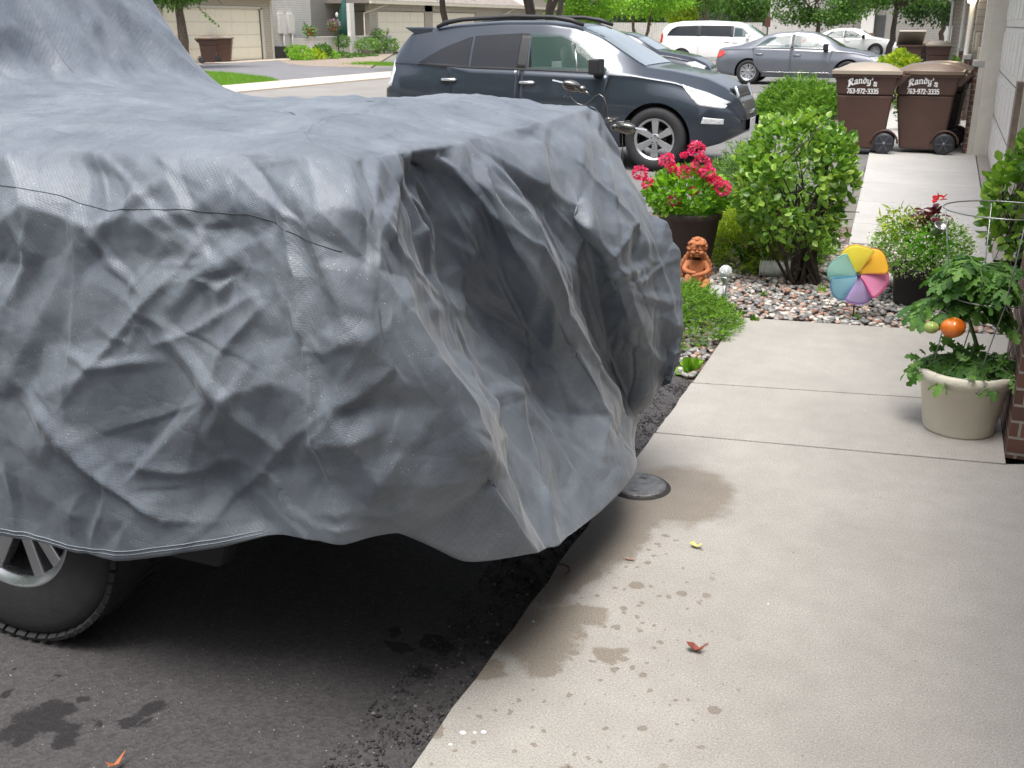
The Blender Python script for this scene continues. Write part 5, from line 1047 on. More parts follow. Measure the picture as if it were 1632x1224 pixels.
tree('street_tree', by_px(1120, 60), 'dark green tree spreading behind the roof of the white minivan', 1.85, 3.9, 5.5, .16, 'leaf_mid', 12000, .17, 61)
tree('yellow_tree', by_px(1085, 58), 'yellow green sapling in front of the dark tree', 1.35, .8, 1.6, .05, 'leaf_yel', 2500, .13, 62)
tree('round_tree', by_px(1303, 64), 'round bright green tree over the roof of the grey sedan', 1.0, 2.7, 4.2, .14, 'leaf_mid', 13000, .16, 71)
tree('street_tree', by_px(1418, 54), 'broad dark green tree with a leaning trunk near the row of garages', 1.75, 3.1, 4.6, .13, 'leaf_mid', 14000, .16, 81, lean=(.15, 0), bark='bark_dark')
tree('street_tree', by_px(1500, 66), 'dense dark green tree at the end of the garage row', 1.1, 3.2, 5.6, .14, 'leaf_dark', 13000, .18, 91)
tree('street_tree', by_px(1010, 92), 'dense tree far behind the light green pair', .4, 7.0, 9, .2, 'leaf_dark', 9000, .34, 92)
tree('street_tree', by_px(1180, 100), 'tall far tree closing the gap over the minivan', .8, 5.5, 10, .2, 'leaf_mid', 9000, .34, 93)
# trees standing behind the photographer's side of the drive (they show as reflections in the car windows)
for i, p in enumerate(((-13, -10, -.05), (-20, -4, -.05), (-7.5, -16, -.05), (-3.5, -13, -.05))): tree('shade_tree', p, ['shade tree nearest the street corner behind the photographer', 'shade tree furthest up the street behind the photographer', 'tall shade tree beside the row behind the photographer', 'shade tree closest to the garages behind the photographer'][i], 1.6, 4.6, 12.5, .25, 'leaf_mid', 5000, .55, 110 + i, group='trees reflected in the suv')

def juniper(name, loc, rx, ry, h, n, label, seed, mat='leaf_jun', tint=None, group=None, ls=.075, cat='shrub', core=True):
    """low spreading evergreen: sprays of short needles"""
    rg = np.random.default_rng(seed); t = empty(name, loc, 0, label, cat, group)
    k_ = n // 9; a = rg.uniform(0, 2 * math.pi, k_); q = rg.random(k_) ** .55; top = h * (1 - .85 * q ** 2.4) * rg.uniform(.72, 1.12, k_)
    C = np.stack([rx * q * np.cos(a), ry * q * np.sin(a), top * rg.uniform(.55, 1, k_) ** .6], 1)
    dr = np.stack([np.cos(a) * (.35 + q), np.sin(a) * (.35 + q), .75 - .35 * q], 1) + rg.normal(0, .35, (k_, 3))
    dr /= np.linalg.norm(dr, axis=1, keepdims=True); P, D_ = [], []
    for j in range(9):
        f = j / 8; P.append(C + dr * (f * ls * 1.5)); D_.append(dr * .8 + rg.normal(0, .62, dr.shape))
    P = np.concatenate(P); D_ = np.concatenate(D_); o = leafy('foliage', P, D_, rg.uniform(.55, 1.1, len(P)) * ls * .75, ([(-.10, 0, 0), (.10, 0, 0), (.03, 1, .05), (-.03, 1, .05)], [(0, 1, 2, 3)]), MT[mat], t, seed)
    m = MB()
    for i in range(14): al = rg.uniform(0, 6.28); m.tube([(0, 0, 0), (rx * .35 * math.cos(al), ry * .35 * math.sin(al), h * .35), (rx * .8 * math.cos(al), ry * .8 * math.sin(al), h * .42)], [.014, .009, .004], 5)
    m.build('stem', MT['bark_dark'], t); return t
juniper('juniper', (-1.30, 5.62, -.03), .36, .52, .24, 15000, 'bright green creeping juniper in front of the terracotta statue', 1, ls=.04)
juniper('juniper', (-1.12, 7.75, -.03), .46, .55, .44, 15000, 'green juniper between the geranium pot and the tall bush', 2, 'leaf_jun', ls=.06)
juniper('juniper', (-1.30, 8.4, -.03), .5, .4, .72, 9000, 'greyish green juniper rising behind the flower pot', 3, 'leaf_jun2', ls=.07)
juniper('yellow_shrub', (-1.16, 7.32, -.03), .26, .26, .52, 6000, 'yellow tipped shrub right of the geranium pot', 4, 'leaf_yel', ls=.05)
juniper('juniper_hedge', (-2.62, 21.3, -.03), .72, .62, .58, 11000, 'left mound of the low spreading juniper hedge by the grey sedan', 5, ls=.13, group='low juniper hedge')
juniper('juniper_hedge', (-2.12, 20.7, -.03), .62, .6, .46, 9000, 'right mound of the low spreading juniper hedge beside the lettered bin', 6, ls=.13, group='low juniper hedge')
juniper('juniper_sprig', (-1.03, 7.15, -.03), .09, .09, .09, 900, 'small grey green juniper sprig beside the left ribbed pipe', 7, 'leaf_jun2', ls=.04)

def bush(name, loc, c, rad, n, label, seed, mat='leaf_bush', ls=.05, stems=16, srad=.014, base_r=.10, group=None, low=.3, tmpl=OVAL, cat='bush'):
    rg = np.random.default_rng(seed); t = empty(name, loc, 0, label, cat, group); m = MB(); tips = []
    c = np.array(c, float); rad = np.array(rad, float)
    for s in range(stems):
        a = rg.uniform(0, 6.283); v = rg.normal(0, 1, 3); v /= np.linalg.norm(v); e = c + v * rad * .8; e[2] = max(e[2], low)
        b0 = np.array((base_r * math.cos(a), base_r * math.sin(a) * .7, -.01)); mid = b0 * .4 + e * .6 + np.array((b0[0], b0[1], 0)) * .4; mid[2] = b0[2] * .45 + e[2] * .55
        m.tube([tuple(b0), tuple(b0 * .75 + mid * .25 + rg.normal(0, .01, 3)), tuple(mid), tuple(mid * .45 + e * .55 + rg.normal(0, .02, 3)), tuple(e)], [srad, srad * .85, srad * .6, srad * .4, srad * .2], 6); tips.append((mid, e))
        for q in range(3): f = rg.random(); p = mid * (1 - f) + e * f; e2 = p + rg.normal(0, 1, 3) * rad * .28 + (0, 0, .04); m.tube([tuple(p), tuple((p + e2) / 2 + rg.normal(0, .01, 3)), tuple(e2)], [srad * .4, srad * .3, srad * .15], 5); tips.append((p, e2))
    m.build('stem', MT['bark_dark'], t)
    v = rg.normal(0, 1, (n, 3)); v /= np.linalg.norm(v, axis=1, keepdims=True); sh = .72 + .33 * rg.random((n, 1)); bump = 1 + .10 * np.sin(v[:, 0:1] * 7 + seed) * np.cos(v[:, 2:3] * 6)
    P = c + v * rad * sh * bump; keep = P[:, 2] > low + rg.normal(0, .05, n); gap = vnoise(P * 1.0 + seed, 7 / max(.5, rad[0] * 2.2), 200 + seed); low_f = np.clip((P[:, 2] - (c[2] - rad[2])) / (rad[2] * 1.3), 0, 1)
    keep &= rg.random(n) < np.clip((gap - .25) * 3.0, .05, 1) * (.25 + .75 * low_f); P = P[keep]; v = v[keep]
    D_ = v * .6 + rg.normal(0, .65, P.shape) + (0, 0, .1)
    leafy('foliage', P, D_, rg.uniform(.65, 1.2, len(P)) * ls, tmpl, MT[mat], t, seed, None, .5); return t
bush('round_bush', (-.70, 6.95, -.03), (-.14, 0, .66), (.37, .36, .46), 6400, 'tall rounded leafy bush with bare dark stems rising from the stones', 12, ls=.054, stems=26, low=.26)
bush('side_bush', (.62, 7.25, -.03), (.0, 0, .60), (.30, .30, .48), 2200, 'leafy shrub at the right edge against the siding', 13, ls=.075, stems=14, low=.16, srad=.011)
bush('yellow_bush', (-1.05, 25.4, -.03), (0, 0, .58), (.52, .5, .45), 2600, 'yellow green shrub showing above the gap between the bins', 14, 'leaf_yel', ls=.11, stems=8, low=.1)
bush('green_bush', (-.42, 18.2, -.03), (0, 0, .38), (.3, .3, .35), 1200, 'small leafy shrub seen through the gap between the two lettered bins', 15, 'leaf_mid', ls=.07, stems=6, low=.05)
bush('green_bush', (.12, 23.2, -.03), (0, 0, .62), (.2, .3, .4), 900, 'small green shrub by the brick pier under the lamp', 16, 'leaf_bush', ls=.07, stems=6, low=.1)
# little weeds among the stones
rg = np.random.default_rng(8)
for i, (u, v, s, mt) in enumerate(((1100, 588, .11, 'leaf_lite'), (1215, 470, .06, 'leaf_jun'), (1180, 500, .05, 'leaf_mid'), (1310, 465, .08, 'leaf_lite'), (1375, 470, .09, 'leaf_mid'), (1368, 505, .06, 'leaf_lite'), (1118, 430, .10, 'leaf_lite'), (1606, 478, .06, 'leaf_lite'), (1200, 540 - 30, .05, 'leaf_jun'))):
    p = at(u, v, z=0); n = 14; t = empty('weed', (p.x, p.y, -.01), 0, ['fresh green seedling at the asphalt corner by the fabric cover', 'low green weed behind the solar light', 'small weed right of the solar light', 'yellow green weed at the foot of the round bush', 'thin stemmed weed in front of the pinwheel', 'tiny pale weed at the foot of the pinwheel stake', 'broad leafed weed beside the wing of the statue', 'light green weed near the brick pier', 'tuft of weed at the back edge of the concrete'][i], 'weed', 'weeds among the stones')
    P = np.zeros((n, 3)); D_ = rg.normal(0, .5, (n, 3)) + (0, 0, .7); leafy('leaf', P, D_, rg.uniform(.5, 1, n) * s, LANCE if i % 2 else OVAL, MT[mt], t, i)

# ---- pots
MT['pot_brown'] = plain('pot_brown', (.05, .036, .032), .55, var=.15, bump=.15); MT['pot_cream'] = plain('pot_cream', (.66, .62, .52), .5, var=.06, scale=7, bump=.15, bscale=120); MT['pot_black'] = plain('pot_black', (.03, .028, .03), .6); MT['pot_grey'] = plain('pot_grey', (.38, .38, .38), .7); MT['pot_terra'] = plain('pot_terracotta', (.32, .13, .06), .75)
def pot(parent, r0, r1, h, mat, rim=.05, band=True):
    m = MB(); t_ = .012; m.lathe([(0, .002), (r0, .002), (r0 + .004, .01), (r0 + (r1 - r0) * (1 - rim / h), h - rim), (r1 + .006, h - rim + .002), (r1 + .010, h - .004), (r1 + .004, h), (r1 - t_, h), (r1 - t_ * 1.6, h - .05), (0, h - .052)], 56, cap=False)
    o = m.build('pot', mat, parent); m = MB(); m.lathe([(0, h - .05), (r1 - t_ * 1.7, h - .05), (r1 - t_ * 1.7, h - .046), (0, h - .03)], 30, cap=False); m.build('soil', MT['soil'], o); return o
g = empty('geranium_pot', (-1.50, 6.93, -.02), label='brown pot of bright pink geraniums behind the terracotta statue', cat='potted plant')
pot(g, .135, .205, .45, MT['pot_brown'])
rg = np.random.default_rng(15); n = 1500; v = sph(n, 1, .5, rg); P = np.array((-.03, 0, .56)) + v * (.28, .25, .17); P = P[P[:, 2] > .40]
leafy('foliage', P, (P - (-.03, 0, .45)) + rg.normal(0, .12, P.shape), rg.uniform(.03, .055, len(P)), OVAL, mat_leaf('leaf_geranium', [(.09, .23, .02), (.17, .36, .03), (.26, .45, .05)], .4), g, 2, (0, 0, 1), .6)
MT['pink'] = mat_leaf('petal_pink', [(.62, .015, .12), (.82, .03, .27), (.85, .16, .32), (.55, .01, .07)], .3, .5); MT['pink'].node_tree.nodes
for (u, v_, s) in ((1110, 238, .062), (1118, 262, .072), (1062, 255, .055), (1020, 275, .055), (1032, 292, .04), (1152, 300, .06), (1143, 290, .035), (1075, 320, .055), (1090, 275, .05), (1128, 275, .055), (1090, 247, .014), (1105, 305, .03), (1130, 288, .03), (1072, 268, .03)):
    c = np.array(tuple(at(u, v_, y=6.93 - .12))) - (-1.50, 6.93, -.02); nn = int(60 + 2400 * s); vv = sph(nn, 1, .6, rg)
    o = leafy('flower_head', c + vv * s * (.8, .8, .75), vv + rg.normal(0, .4, vv.shape), rg.uniform(.014, .024, nn), QUAD, MT['pink'], g, 3)
    m = MB(); m.tube([tuple(c - (0, 0, s * .4)), tuple(c * .7 + np.array((0, 0, .12)))], .003, 5); m.build('stem', MT['leaf_mid'], o)
# tomato
tm = empty('tomato_pot', (.222, 4.50, 0), label='cream plastic pot with a tomato plant inside a wire cage', cat='potted plant')
pot(tm, .138, .184, .272, MT['pot_cream'], rim=.05)
rg = np.random.default_rng(25); m = MB(); LP, LD, LS = [], [], []
cage = lambda x, y, z: (x, y, z)
stemP = [(0, 0, .22), (.02, .0, .38), (-.03, .02, .50), (-.05, .0, .60)]; m.tube(stemP, [.011, .009, .007, .004], 7)
def frond(p, d, L, n=7):
    p = np.array(p, float); d = np.array(d, float); d /= np.linalg.norm(d); ps = [p.copy()]
    for i in range(n):
        p = p + d * L / n; d = d + np.array((0, 0, -.20)) + rg.normal(0, .05, 3); d /= np.linalg.norm(d); ps.append(p.copy())
        s = np.cross(d, (0, 0, 1)); s /= np.linalg.norm(s) + 1e-6
        for sg in (-1, 1): LP.append(p.copy()); LD.append(s * sg * .8 + d * .5 + (0, 0, -.25)); LS.append(rg.uniform(.042, .085))
    LP.append(p); LD.append(d); LS.append(.075); m.tube([tuple(q) for q in ps], [.005 - .0004 * i for i in range(len(ps))], 5)
for i in range(46):
    q = rg.random(); a = rg.uniform(0, 6.283); z = .50 + .20 * q; frond((.02 - .05 * q, 0, z), (math.cos(a), math.sin(a) * .8, rg.uniform(.1, .9)), rg.uniform(.09, .175))
for a, L in ((3.3, .2), (2.9, .22), (3.6, .2), (2.6, .18)): frond((-.05, 0, .54), (math.cos(a), math.sin(a), .35), L)
for a, L in ((-.1, .20), (.2, .2), (-.5, .18), (3.5, .18), (4.3, .16), (5.1, .15), (3.1, .2)): frond((0, 0, .30), (math.cos(a), math.sin(a), .35), L + .04)
m.build('stem', plain('tomato_stem', (.09, .17, .05), .6), tm)
leafy('foliage', np.array(LP), np.array(LD), np.array(LS), TOM, MT['leaf_tom'], tm, 4, (0, 0, 1), .35)
P = sph(130, 1, .2, rg) * (.19, .17, .06) + (.0, .0, .29); leafy('low_foliage', P, rg.normal(0, 1, P.shape) * (1, 1, .5) + (0, -.3, .1), rg.uniform(.04, .07, len(P)), TOM, MT['leaf_tom'], tm, 5)
def fruit(u, v, r, mat, y):
    c = at(u, v, y=y) - tm.location; m = MB(); k0 = len(m.v); m.ball(tuple(c), (r, r * .95, r * .84), 28, 18)
    m.v = [tuple(Vector(c) + (Vector(p) - Vector(c)) * (1 + .045 * math.cos(5 * math.atan2(p[1] - c.y, p[0] - c.x)) * (1 if p[2] > c.z else .4))) for p in m.v]
    o = m.build('tomato', mat, tm); P = np.tile(np.array((c.x, c.y, c.z + r * .78)), (6, 1)); a = np.arange(6) * 1.047; leafy('calyx', P, np.stack([np.cos(a), np.sin(a), np.full(6, .1)], 1), np.full(6, r * .5), LANCE, MT['leaf_tom'], o, 1)
k = N('tomato_skin'); v = k.coord(); k.P(Base_Color=k.ramp(k.noise(v, 14, 4), [(.3, (.62, .10, .012, 1)), (.7, (.75, .24, .02, 1))]), Roughness=.22, Coat_Weight=.5, Subsurface_Weight=.1); MT['tom_o'] = k.m
fruit(1518, 522, .049, MT['tom_o'], 4.38); fruit(1484, 522, .029, plain('green_tomato', (.30, .38, .10), .3, bump=0), 4.36)
MT['wire'] = plain('galvanised_wire', (.30, .31, .31), .35, .8, var=.15, bump=.1)
m = MB(); rings = [(.225, .93, .05, -.01), (.155, .575, .05, .0), (.135, .262, .0, .0)]
for r_, z, cx, cy in rings:
    m = MB(); m.tube([(cx + r_ * math.cos(a), cy + r_ * math.sin(a), z) for a in np.linspace(0, 2 * math.pi, 41)[:-1]], .0028, 6, closed=True); m.build('cage_ring', MT['wire'], tm)
m = MB()
for a in (3.45, 1.75, .25, 5.0):
    m.tube([(cx + (r_ + .003) * math.cos(a), cy + (r_ + .003) * math.sin(a), z) for r_, z, cx, cy in rings] + [(.09 * math.cos(a), .09 * math.sin(a), .20)], .0026, 6)
m.build('cage_leg', MT['wire'], tm)
# mixed white planter
wp = empty('white_flower_pot', (-.02, 6.66, -.02), label='dark pot overflowing with tiny white flowers and a red coleus', cat='potted plant')
pot(wp, .12, .15, .25, MT['pot_black']); rg = np.random.default_rng(35)
v = sph(2600, 1, .35, rg); P = np.array((.0, 0, .36)) + v * (.29, .25, .19); leafy('foliage', P, v + rg.normal(0, .5, v.shape) + (0, 0, .2), rg.uniform(.016, .034, len(P)), QUAD, mat_leaf('leaf_euphorbia', [(.12, .24, .05), (.2, .36, .08), (.3, .46, .12)], .4), wp, 6)
v = sph(2400, 1, .75, rg); P = np.array((.0, 0, .37)) + v * (.32, .27, .21); leafy('flower', P, v + rg.normal(0, .6, v.shape) + (0, 0, .4), rg.uniform(.008, .015, len(P)), QUAD, mat_leaf('petal_white', [(.75, .76, .7), (.85, .85, .82)], .3), wp, 7)
v = sph(260, 1, .5, rg); P = np.array((-.13, 0, .50)) + v * (.13, .12, .10); leafy('lime_foliage', P, v * .5 + (0, 0, -.3) + rg.normal(0, .4, v.shape), rg.uniform(.04, .07, len(P)), LANCE, MT['leaf_yel'], wp, 8)
v = sph(160, 1, .4, rg); P = np.array((.04, -.14, .42)) + v * (.11, .08, .09); leafy('green_foliage', P, v + rg.normal(0, .4, v.shape), rg.uniform(.03, .05, len(P)), OVAL, mat_leaf('leaf_vivid', [(.10, .30, .02), (.18, .42, .03)], .4), wp, 9)
P = np.array((.02, 0, .52)) + sph(60, 1, .2, rg) * (.11, .09, .085) + (0, 0, .02); leafy('coleus_leaf', P, rg.normal(0, 1, P.shape) * (1, 1, .3), rg.uniform(.05, .085, len(P)), OVAL, mat_leaf('leaf_coleus', [(.06, .012, .018), (.14, .02, .035), (.22, .03, .05)], .25), wp, 10, (0, 0, 1), .3)
P = np.array([(.045, -.02, .655)] * 7) + rg.normal(0, .012, (7, 3)); leafy('red_leaf', P, rg.normal(0, 1, P.shape) * (1, 1, .25), rg.uniform(.05, .07, 7), OVAL, mat_leaf('leaf_red', [(.5, .012, .02), (.7, .03, .03)], .4), wp, 11, (0, 0, 1), .2)
sl = empty('small_spotlight', tuple(at(1494, 366, y=6.48)), label='tilted metal solar spotlight cup among the white flowers', cat='garden light')
m = MB(); m.lathe([(.0, -.04), (.026, -.035), (.034, .03), (.037, .032), (.037, .036), (.031, .036), (.03, .028), (.0, .026)], 24, M=Matrix.Rotation(R(28), 4, 'X') @ Matrix.Rotation(R(24), 4, 'Y'), cap=False); m.build('cup', MT['alloy'], sl)
m = MB(); m.tube([(0, 0, -.03), (0, .01, -.30)], .006, 6); m.build('stake', MT['iron_d'], sl)

# ---- garden ornaments
k = N('terracotta'); v = k.coord(); k.P(Base_Color=k.ramp(k.noise(v, 18, 6, .7), [(.3, (.30, .095, .035, 1)), (.55, (.42, .15, .06, 1)), (.75, (.5, .22, .11, 1))]), Roughness=.8, Normal=k.bump(k.noise(v, 120, 4), .35, .003)); MT['terra'] = k.m
ch = empty('cherub_statue', (-1.345, 6.47, .012), R(14), 'seated terracotta cherub statue with folded arms resting against the geranium pot', 'statue')
def skin(name, verts, edges, rad, mat, parent, lv=2):
    me = bpy.data.meshes.new(name); me.from_pydata(verts, edges, []); o = link_mesh(name, me, mat, parent)
    md = o.modifiers.new('s', 'SKIN'); md.use_smooth_shade = True; bm = bmesh.new(); bm.from_mesh(me); sl_ = bm.verts.layers.skin.verify()
    for v_, r_ in zip(bm.verts, rad): v_[sl_].radius = r_ if isinstance(r_, tuple) else (r_, r_); v_[sl_].use_root = v_.index == 0
    bm.verts.ensure_lookup_table(); bm.verts[0][sl_].use_root = True; bm.to_mesh(me); bm.free()
    o.modifiers.new('u', 'SUBSURF').levels = lv; o.modifiers['u'].render_levels = lv; return o
# pelvis, belly, chest, neck, head low, head, crown / arms folded on the raised knee / legs drawn up
Vb = [(0, .02, .045), (0, .018, .10), (0, .01, .155), (0, -.002, .19), (0, -.012, .225), (0, -.018, .262), (0, -.012, .295),
      (-.055, .0, .165), (-.075, -.035, .125), (-.035, -.075, .118), (.0, -.088, .120),
      (.055, .0, .165), (.080, -.03, .120), (.045, -.075, .112), (.0, -.085, .105), (-.03, -.088, .100),
      (-.04, .0, .042), (-.045, -.075, .095), (-.048, -.088, .045), (-.052, -.09, .014), (-.06, -.13, .012),
      (.045, .0, .042), (.075, -.06, .06), (.06, -.10, .028), (.01, -.095, .018), (-.02, -.10, .014)]
Eb = [(0, 1), (1, 2), (2, 3), (3, 4), (4, 5), (5, 6), (2, 7), (7, 8), (8, 9), (9, 10), (2, 11), (11, 12), (12, 13), (13, 14), (14, 15), (0, 16), (16, 17), (17, 18), (18, 19), (19, 20), (0, 21), (21, 22), (22, 23), (23, 24), (24, 25)]
Rb = [.055, .052, .05, .026, .042, .052, .03, .024, .019, .015, .010, .024, .019, .016, .012, .008, .034, .028, .022, .017, .012, .036, .034, .024, .018, .011]
bd = skin('body', Vb, Eb, Rb, MT['terra'], ch)
m = MB(); rg = np.random.default_rng(4)
for i in range(90):
    v = rg.normal(0, 1, 3); v /= np.linalg.norm(v)
    if v[1] < -.45 and v[2] < .35: continue
    if v[2] < -.3: continue
    m.ball((v[0] * .054, v[1] * .054 - .012, .272 + v[2] * .054), (.014, .014, .011), 8, 6)
m.ball((0, -.006, .275), (.058, .055, .056), 20, 14)
m.build('hair', MT['terra'], ch)
m = MB(); m.ball((0, -.066, .252), (.008, .010, .009), 10, 8); m.ball((-.026, -.058, .243), (.016, .014, .014), 10, 8); m.ball((.026, -.058, .243), (.016, .014, .014), 10, 8); m.ball((0, -.062, .232), (.012, .007, .005), 10, 6); m.ball((0, -.054, .222), (.014, .012, .009), 10, 6)
for s in (-1, 1): m.ball((s * .019, -.060, .266), (.010, .007, .004), 10, 6); m.ball((s * .052, -.012, .25), (.007, .012, .014), 8, 6)
m.build('face', MT['terra'], ch)
for s in (-1, 1):
    m = MB()
    for i in range(7): f = i / 6; m.ball((s * (.05 + .045 * math.sin(f * 2.2)), .055 + .012 * f, .20 - .13 * f), (.018 - .006 * f, .010, .030 - .01 * f), 10, 6)
    m.build('wing', MT['terra'], ch)
st_ = MB(); st_.box((-1.33, 6.46, -.002), (.34, .26, .026), rz=.15); tag(st_.build('stepping_stone', MT['pot_grey'], bevel=.008), 'flat grey paving slab under the terracotta statue', 'paving slab')
so = empty('solar_light', (-1.075, 6.03, -.01), label='solar stake light with a crackled glass globe at the edge of the concrete', cat='garden light')
m = MB(); m.tube([(0, 0, -.02), (0, 0, .18)], .0105, 12); m.build('stake', MT['alloy'], so)
m = MB(); m.lathe([(.011, .165), (.014, .18), (.033, .212), (.034, .219), (0, .219)], 24, cap=False); m.build('cup', MT['alloy'], so)
k = N('crackle_glass'); v = k.coord(); vo = k.n('TexVoronoi', {'Vector': v, 'Scale': 95}, feature='DISTANCE_TO_EDGE').outputs['Distance']; k.P(Base_Color=(.72, .76, .76, 1), Roughness=.12, Metallic=.25, Coat_Weight=1, Normal=k.bump(k.n('MapRange', {'Value': vo, 'From Max': .15}).outputs[0], .9, .004))
m = MB(); m.ball((0, 0, .248), .040, 28, 18); m.build('globe', k.m, so)
# ribbed drain pipes
MT['pipe'] = plain('white_ribbed_pipe', (.66, .66, .64), .5, var=.12, scale=20, bump=.1)
for loc, L, rz, lab in (((-.93, 7.05, .05), .20, R(8), 'white ribbed drain pipe poking out left of the round bush'), ((-.13, 7.02, .055), .26, R(-4), 'white ribbed drain pipe between the pinwheel and the dark flower pot')):
    t = empty('drain_pipe', loc, rz, lab, 'drain pipe', 'ribbed white drain pipes'); m = MB(); pr = []; n = int(L / .018)
    for i in range(n): z = -L / 2 + i * .018; pr += [(.048, z), (.058, z + .004), (.058, z + .010), (.048, z + .014)]
    m.lathe(pr, 28, M=Matrix.Rotation(math.pi / 2, 4, 'Y'), cap=False); o = m.build('ribbed_tube', MT['pipe'], t); md = o.modifiers.new('s', 'SOLIDIFY'); md.thickness = .003
    m = MB(); m.lathe([(.049, L / 2 - .02), (.060, L / 2 - .012), (.060, L / 2 + .012), (.05, L / 2 + .014)], 28, M=Matrix.Rotation(math.pi / 2, 4, 'Y'), cap=False); m.build('end_collar', MT['pipe'], t)
# pinwheel
pc = at(1368, 438, y=6.14); pw = empty('pinwheel', tuple(pc), R(20), 'rainbow fabric pinwheel on a thin stake in front of the stones', 'pinwheel')
colors = [('yellow', (.95, .84, .10), (.75, .45, .08)), ('orange', (.97, .60, .06), (.35, .09, .03)), ('pink', (.93, .38, .62), (.65, .03, .2)), ('purple', (.62, .50, .80), (.34, .18, .55)), ('blue', (.42, .76, .88), (.06, .26, .55)), ('mint', (.55, .88, .80), (.25, .6, .5))]
def fabric(name, c):
    k = N(name); v = k.coord(); k.P(Base_Color=k.ramp(k.noise(v, 5, 3), [(.3, tuple(x * .93 for x in c) + (1,)), (.7, tuple(min(1, x * 1.04) for x in c) + (1,))]), Roughness=.55, Normal=k.bump(k.noise(v, 300, 2), .15, .001))
    tr = k.n('BsdfTranslucent', {'Color': c + (1,)}); mx = k.n('MixShader', {0: .35, 1: k.b.outputs[0], 2: tr.outputs[0]}); k.t.links.new(mx.outputs[0], k.t.nodes['Material Output'].inputs[0]); return k.m
for i, (nm, c, e) in enumerate(colors):
    a0 = R(98) - i * R(60) + R(0); vs = []; n1, n2 = 11, 15
    for p in range(n1):
        for q in range(n2):
            r_ = .012 + (.166) * p / (n1 - 1); f = q / (n2 - 1) * 2 - 1; a = a0 + f * R(35) * (1 + .10 * math.sin(math.pi * p / (n1 - 1))) - .22 * (p / (n1 - 1)) * 1.0 + .25
            rr = r_ * (1 - .10 * abs(f) ** 2.2 - .05 * max(0, -f) + .02 * math.sin(f * 5)); y = -.006 * (1 - f * f) * math.sin(math.pi * min(1, p / (n1 - 1) * 1.05)) + .026 * f * p / (n1 - 1) - .004
            vs.append((rr * math.cos(a), y, rr * math.sin(a)))
    me = bpy.data.meshes.new('petal'); me.from_pydata(vs, [], [tuple(q) for q in grid_faces(n1, n2)]); o = link_mesh('petal', me, fabric('fabric_' + nm, c), pw, True); o['label'] = nm + ' fabric petal'
    md = o.modifiers.new('s', 'SOLIDIFY'); md.thickness = .0012
    m = MB(); ed = [vs[p * n2 + 0] for p in range(n1)] + [vs[(n1 - 1) * n2 + q] for q in range(n2)] + [vs[p * n2 + n2 - 1] for p in range(n1 - 1, -1, -1)]; m.tube(ed, .0026, 6); m.build('piping', plain('piping_' + nm, e, .5, bump=0), o)
m = MB(); m.ball((0, -.014, 0), (.011, .016, .011), 12, 8); m.build('hub', MT['plast'], pw)
zb = -pc.z - .02; m = MB(); m.tube([(0, .014, .01), (0, .016, zb)], .004, 8); m.build('stake', MT['plast'], pw)
# steel bird stake
MT['steel'] = plain('polished_steel', (.22, .21, .20), .22, .9, var=.15, scale=20, bump=.05)
YB = 5.2
hb = empty('bird_stake', (at(1000, 230, y=YB).x, YB, -.02), label='steel wire garden stake with two metal birds and a spiral nest', cat='garden ornament')
L_ = lambda u, v, dy=0: at(u, v, y=YB + dy) - hb.location
m = MB(); m.tube([(.0, 0, -.0), (0, 0, .55), tuple(L_(992, 214)), tuple(L_(975, 199)), tuple(L_(970, 185)), tuple(L_(967, 168)), tuple(L_(962, 155)), tuple(L_(955, 150)), tuple(L_(948, 153)), tuple(L_(940, 162)), tuple(L_(930, 168)), tuple(L_(920, 165)), tuple(L_(911, 157)), tuple(L_(908, 150))], .0026, 8); m.build('wire', MT['steel'], hb)
m = MB()
for k0 in range(2):
    cx, cz, cy = tuple(L_((972, 990)[k0], (192, 197)[k0]))[0], tuple(L_((972, 990)[k0], (192, 197)[k0]))[2], 0
    pts = []
    for i in range(90): a = i * .28; r_ = .012 + .032 * min(1, i / 70); pts.append((cx + r_ * math.cos(a), cy + r_ * math.sin(a) * .9, cz + .022 * (i / 90) - .01 + .006 * math.cos(a)))
    m.tube(pts, .0016, 5)
m.build('nest', MT['steel'], hb)
def bird(u, v, s, rz, pitch, beak):
    c = L_(u, v); M_ = Matrix.Translation(c) @ Matrix.Rotation(rz, 4, 'Z') @ Matrix.Rotation(pitch, 4, 'Y') @ Matrix.Scale(s, 4)
    m = MB(); m.ball((0, 0, 0), (.048, .028, .028), 20, 14, M_); o = m.build('bird', MT['steel'], hb)
    m = MB(); m.ball((.056, 0, -.004), (.020, .018, .018), 16, 10, M_); m.build('head', MT['steel'], o)
    if beak: m = MB(); m.lathe([(.007, 0), (.0005, .045)], 10, M=M_ @ Matrix.Translation((.07, 0, -.008)) @ Matrix.Rotation(R(118), 4, 'Y')); m.build('beak', MT['steel'], o)
    m = MB(); taper(m, (-.10, -.035, -.010, .010), (-.10, -.035, -.008, .008), .004, .010); m.v = [tuple(M_ @ Vector(p)) for p in m.v]; m.build('tail', MT['alloy'], o)
    m = MB()
    for sy in (-1, 1): m.ball((-.008, sy * .024, .006), (.038, .008, .016), 14, 8, M_)
    m.build('wing', MT['steel'], o); return o
bird(911, 137, 1.02, R(12), R(12), True); bird(998, 204, 1.05, R(190), R(-8), False)
m = MB()
for du, dv in ((-2, 0), (4, 2), (-4, 4), (1, 5)): p = L_(905 + du, 150 + dv); m.ball(tuple(p), .005, 8, 6)
m.build('leaf_bud', MT['steel'], hb)
for du in (0, 9): p = L_(970 + du, 190 + du * .2); m = MB(); m.ball(tuple(p), .011, 12, 8); m.build('egg', MT['steel'], hb)

